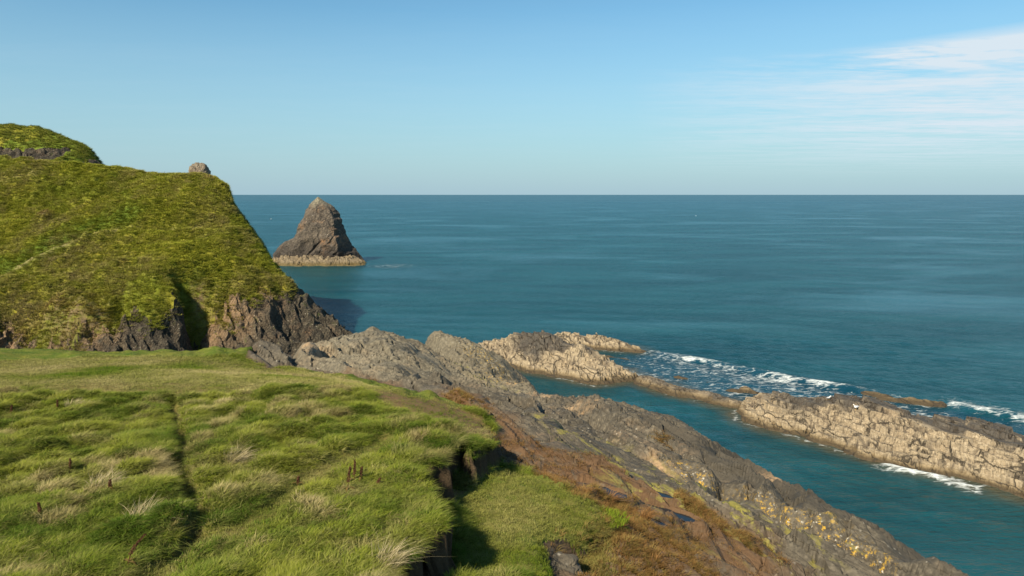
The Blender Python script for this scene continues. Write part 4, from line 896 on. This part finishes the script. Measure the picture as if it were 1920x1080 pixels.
# thin russet stubble over the soil
n = 15000
x = rng.uniform(-8, 12, n); y = 14 * (42 / 14) ** rng.uniform(0, 1, n); z = HZN(x, y)
so_ = sampler(gx, gy, soil)(x, y)
ok = (SG(x, y) < .1) & (so_ * (.5 + .8 * fbm(x * .8, y * .8, octs=4, seed=520)) > rng.uniform(.15, .9, n)) & in_view(x, y, z)
for hx, hy, lv_, a_, b_ in pool_pos: ok &= np.hypot(x - hx, y - hy) > a_
x, y, z = x[ok], y[ok], z[ok]; n = len(x)
scatter('russet_stubble', T_short, np.c_[x, y, z], np.c_[rng.normal(0, .1, n), rng.normal(0, .1, n), rng.uniform(0, 6.28, n)], np.c_[np.full(n, 1.0), np.full(n, 1.0), rng.uniform(.6, 1.6, n)], rng.integers(0, 4, n),
        'thin russet stubble over brown soil', tint=.6, russet=np.clip(rng.normal(.9, .15, n), 0, 1), hue=rng.uniform(.05, .7, n))
# green moss cushion at the terrace corner and grass fringe on the bank
# headland tufts
n = 110000
x = rng.uniform(-86, -26, n); y = rng.uniform(80, 128, n); z = HHZ(x, y)
ok = (HHG(x, y) > .1 - np.abs(rng.normal(0, .8, n))) & in_view(x, y, z, 60, 0) & (HEA(x, y) < rng.uniform(.3, .9, n))
x, y, z = x[ok], y[ok], z[ok]; n = len(x); print('hill', n)
q = fbm(x * .2, y * .2, octs=4, seed=530); lu = HLU(x, y); cx_ = .6 * fbm(x * .5, y * .5, octs=2, seed=533); ce, cid, _, _ = voro(x / 1.3 + cx_, y / 1.5 + cx_, seed=534); q2 = .5 * fbm(x * .9, y * .9, octs=3, seed=531) + (cid - .5) * 1.2
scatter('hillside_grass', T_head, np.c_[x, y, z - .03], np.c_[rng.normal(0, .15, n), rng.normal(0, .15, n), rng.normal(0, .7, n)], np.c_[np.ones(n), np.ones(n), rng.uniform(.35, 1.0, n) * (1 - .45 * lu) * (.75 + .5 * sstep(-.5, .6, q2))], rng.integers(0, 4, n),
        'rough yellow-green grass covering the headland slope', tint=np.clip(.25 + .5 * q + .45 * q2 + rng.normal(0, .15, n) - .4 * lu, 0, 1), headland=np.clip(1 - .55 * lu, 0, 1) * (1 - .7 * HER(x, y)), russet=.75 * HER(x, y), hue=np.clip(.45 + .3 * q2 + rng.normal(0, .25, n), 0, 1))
n = 9000
x = rng.uniform(-140, -90, n); y = rng.uniform(156, 180, n); z = KKZ(x, y); ok = (KKR(x, y) < .4) & in_view(x, y, z, 30, 0); x, y, z = x[ok], y[ok], z[ok]; n = len(x)
scatter('hilltop_grass', T_head, np.c_[x, y, z - .03], np.c_[rng.normal(0, .15, n), rng.normal(0, .15, n), rng.normal(0, .7, n)], np.c_[np.ones(n) * 1.2, np.ones(n) * 1.2, rng.uniform(.5, 1.5, n)], rng.integers(0, 4, n),
        'rough grass on the hilltop behind', tint=rng.uniform(0, .4, n), headland=.45, hue=rng.uniform(0, .4, n))

# ------------------------------------------------------------------ single tussocks and dock plants
def tussock(px, py, hh, rad, tint_mat, label, seed, lean=.7, y0=11.0):
    q = gpos(px, py, y0)
    me = tuft_mesh('tussock', 230, hh, rad, .012, lean, seed, 4); me.materials.clear(); me.materials.append(tint_mat)
    o = link('grass_tussock', me, loc=(q[0], q[1], q[2] - .03)); o.rotation_euler.z = rnd.uniform(-.3, .5)
    return thing(o, label, 'grass tussock')
def plain_blade(name, a, b):
    m, t = material(name)
    pos = t.n('ShaderNodeTexCoord').outputs['Object']
    col = t.mix(t.noise(pos, 9, 3, .6), a, b)
    df = t.n('ShaderNodeBsdfDiffuse', {'Color': col}); tr = t.n('ShaderNodeBsdfTranslucent', {'Color': col})
    t.n('ShaderNodeOutputMaterial', {'Surface': t.n('ShaderNodeMixShader', {0: .25, 1: df, 2: tr})})
    return m
M['straw'] = plain_blade('straw_blade', (0.30, 0.24, 0.12), (0.55, 0.47, 0.30))
M['olive'] = plain_blade('olive_blade', (0.10, 0.13, 0.03), (0.28, 0.25, 0.10))
M['brown'] = plain_blade('brown_blade', (0.17, 0.085, 0.03), (0.36, 0.20, 0.08))
for i, (px, py, hh, rad, mt, lab) in enumerate([
        (266, 975, .55, .34, 'straw', 'pale straw tussock left of the rut, brightest in the near meadow'),
        (438, 868, .55, .30, 'straw', 'straw tussock leaning right on the meadow between rut and path'),
        (192, 915, .48, .30, 'straw', 'pale straw tussock beside a small dock stalk'),
        (136, 765, .38, .25, 'straw', 'small pale tussock near the top left of the meadow'),
        (722, 1062, .60, .26, 'straw', 'tall seeding tussock on the near lip of the earth bank'),
        (845, 838, .55, .30, 'olive', 'feathery olive tussock on the lip above the dark hollow'),
        (760, 850, .50, .40, 'olive', 'broad olive tussock left of the dark hollow'),
        (430, 960, .40, .35, 'olive', 'grey-green tussock beside the bend of the rut'),
        (1143, 940, .45, .16, 'brown', 'upright russet tussock beside the upper rock pool'),
        (1210, 972, .45, .16, 'brown', 'upright russet tussock beside the lower rock pool')]):
    tussock(px, py, hh, rad, M[mt], lab, 600 + i)
M['green'] = plain_blade('green_blade', (0.10, 0.17, 0.012), (0.23, 0.27, 0.03))
q = gpos(1138, 972); me = tuft_mesh('grass_cushion', 900, .15, .62, .014, .2, 640, 3); me.materials.clear(); me.materials.append(M['green'])
o = link('grass_cushion', me, loc=q); thing(o, 'bright yellow-green grass cushion at the corner of the lower terrace', 'grass cushion')
M['dock'] = flat_mat('dock_seedhead', (0.055, 0.024, 0.012), (0.12, 0.052, 0.024), 40)
M['dockleaf'] = flat_mat('dock_leaf', (0.10, 0.05, 0.015), (0.12, 0.10, 0.02), 20)
def dock(px, py, hh, label, seed, lean=.08, y0=11.0):
    rn = random.Random(seed); q = gpos(px, py, y0)
    root = bpy.data.objects.new('dock_plant', None); C.objects.link(root); root.location = (q[0], q[1], q[2] - .02)
    thing(root, label, 'dock plant', 'rusty dock stalks in the meadow')
    def tube(p, r0, r1):
        V_, F_ = [], []
        for i, c in enumerate(p):
            rr = r0 + (r1 - r0) * i / (len(p) - 1)
            for k in range(5): V_.append((c[0] + rr * math.cos(k * 1.2566), c[1] + rr * math.sin(k * 1.2566), c[2]))
        for i in range(len(p) - 1):
            for k in range(5): F_.append((i * 5 + k, i * 5 + (k + 1) % 5, (i + 1) * 5 + (k + 1) % 5, (i + 1) * 5 + k))
        return V_, F_
    axp = lambda s: (lean * hh * s * s, .02 * math.sin(3 * s), hh * s)
    V_, F_ = tube([axp(s / 8) for s in range(9)], .010, .004)
    me = bpy.data.meshes.new('stalk'); me.from_pydata(V_, [], F_); link('stalk', me, M['dock'], root)
    V_, F_ = [], []                  # seed head: whorls of small papery seeds round the upper half
    for k in range(260):
        s = .35 + .63 * rn.random(); c = axp(s); rr = .038 * (1.15 - s) ** .5 * rn.random() ** .5 + .008; a = rn.uniform(0, 6.28)
        x, y, z = c[0] + rr * math.cos(a), c[1] + rr * math.sin(a), c[2] + rn.uniform(-.01, .01); e = rn.uniform(.010, .020)
        i = len(V_); d = [Vector((rn.gauss(0, 1), rn.gauss(0, 1), rn.gauss(0, 1))).normalized() * e for _ in range(3)]
        V_ += [(x + v.x, y + v.y, z + v.z) for v in d] + [(x, y, z + e)]; F_ += [(i, i + 1, i + 2), (i, i + 1, i + 3), (i + 1, i + 2, i + 3)]
    me = bpy.data.meshes.new('seed_head'); me.from_pydata(V_, [], F_); link('seed_head', me, M['dock'], root)
    for k in range(3):
        a = rn.uniform(0, 6.28); V_, F_ = [], []
        for s in range(5):
            u = s / 4; rr = .02 + .20 * u; wd = .028 * math.sin(math.pi * min(1, u + .12)) + .002; z = .05 + .10 * u - .16 * u * u
            for sg in (-1, 1): V_.append((rr * math.cos(a) - sg * wd * math.sin(a), rr * math.sin(a) + sg * wd * math.cos(a), z + .05))
        for s in range(4): F_.append((2 * s, 2 * s + 1, 2 * s + 3, 2 * s + 2))
        me = bpy.data.meshes.new('leaf'); me.from_pydata(V_, [], F_); link('leaf', me, M['dockleaf'], root)
for i, (px, py, hh, ln_, lab) in enumerate([
        (652, 920, .62, .12, 'tallest rusty dock stalk, on the rise right of the trodden path'),
        (664, 905, .60, .03, 'rusty dock stalk just right of the tallest one'),
        (676, 902, .36, .1, 'short rusty dock stalk, right of the close pair on the rise'),
        (130, 892, .45, .05, 'lone rusty dock stalk in the upper left meadow'),
        (205, 920, .28, .05, 'short rusty dock stalk beside the pale straw tussock'),
        (74, 972, .36, -.1, 'rusty dock stalk low at the left edge of the meadow'),
        (107, 772, .40, .02, 'thin dock stalk at the far edge of the meadow, beside the small pale tussock'),
        (20, 778, .36, .1, 'thin dock stalk at the far left corner of the meadow'),
        (240, 1062, .62, .55, 'leaning brown dock stalk at the bottom of the meadow'),
        (558, 912, .26, .1, 'short rusty dock stalk beside the middle of the trodden path'),
        (708, 912, .22, .3, 'very short dock stalk on the rise near the earth bank')]):
    dock(px, py, hh, lab, 700 + i, ln_)

# ------------------------------------------------------------------ gulls
M['white'] = flat_mat('gull_white', (0.74, 0.74, 0.73), (0.82, 0.82, 0.80), 30, .6)
M['grey'] = flat_mat('gull_grey', (0.40, 0.42, 0.45), (0.48, 0.50, 0.53), 30, .6)
M['bill'] = flat_mat('gull_bill', (0.70, 0.40, 0.05), (0.75, 0.45, 0.08), 30, .5)
def loft(name, rings, mat, parent, n=12):
    V_, F_ = [], []
    for (x, y, z, rx, rz) in rings:
        for k in range(n):
            a = k * 2 * math.pi / n; V_.append((x, y + rx * math.cos(a), z + rz * math.sin(a)))
    for i in range(len(rings) - 1):
        for k in range(n): F_.append((i * n + k, i * n + (k + 1) % n, (i + 1) * n + (k + 1) % n, (i + 1) * n + k))
    F_ += [tuple(range(n))[::-1], tuple(range((len(rings) - 1) * n, len(rings) * n))]
    me = bpy.data.meshes.new(name); me.from_pydata(V_, [], F_); me.polygons.foreach_set('use_smooth', [True] * len(F_))
    return link(name, me, mat, parent)
def gull(loc, rz, s, label, afloat=False):
    root = bpy.data.objects.new('gull', None); C.objects.link(root); root.location = loc; root.rotation_euler.z = rz; root.scale = (s, s, s)
    thing(root, label, 'gull')
    zb = .05 if afloat else .20
    # body, neck and head in one skin: the rings run from the tail to the crown, facing +x
    loft('body', [(-.30, 0, zb + .05, .015, .008), (-.20, 0, zb + .04, .045, .03), (-.08, 0, zb + .03, .085, .075), (.04, 0, zb + .04, .10, .10), (.13, 0, zb + .08, .085, .095), (.18, 0, zb + .15, .05, .055), (.20, 0, zb + .21, .042, .045), (.225, 0, zb + .245, .046, .044), (.26, 0, zb + .245, .034, .033), (.285, 0, zb + .24, .012, .014)], M['white'], root)
    for sg in (-1, 1):
        loft('wing', [(-.38, sg * .015, zb + .07, .006, .008), (-.26, sg * .045, zb + .075, .018, .028), (-.10, sg * .080, zb + .075, .022, .055), (.04, sg * .092, zb + .075, .022, .062), (.11, sg * .075, zb + .08, .012, .035)], M['grey'], root)
        if not afloat:
            loft('leg', [(.02, sg * .035, 0, .012, .006), (.021, sg * .035, .02, .008, .008), (.03, sg * .035, .14, .008, .04)], M['bill'], root, 6)
    loft('bill', [(.28, 0, zb + .24, .010, .012), (.32, 0, zb + .237, .007, .009), (.345, 0, zb + .228, .002, .003)], M['bill'], root, 8)
def on_big(px, py):
    q = hit(BIGH, px, py, 60, 90); return q
q = on_big(1605, 769); gull(q, R(200), 1.15, 'white gull standing on the crest of the largest reef')
q = on_big(1554, 750); gull(q, R(20), .8, 'small white gull resting on the dark left part of the reef crest')
gull(atz(508, 411, .0), R(10), 1.9, 'white gull afloat on the open sea left of the sea stack', True)
gull(atz(1305, 405, .0), R(160), 1.9, 'white gull afloat far out on the open sea, right of centre', True)
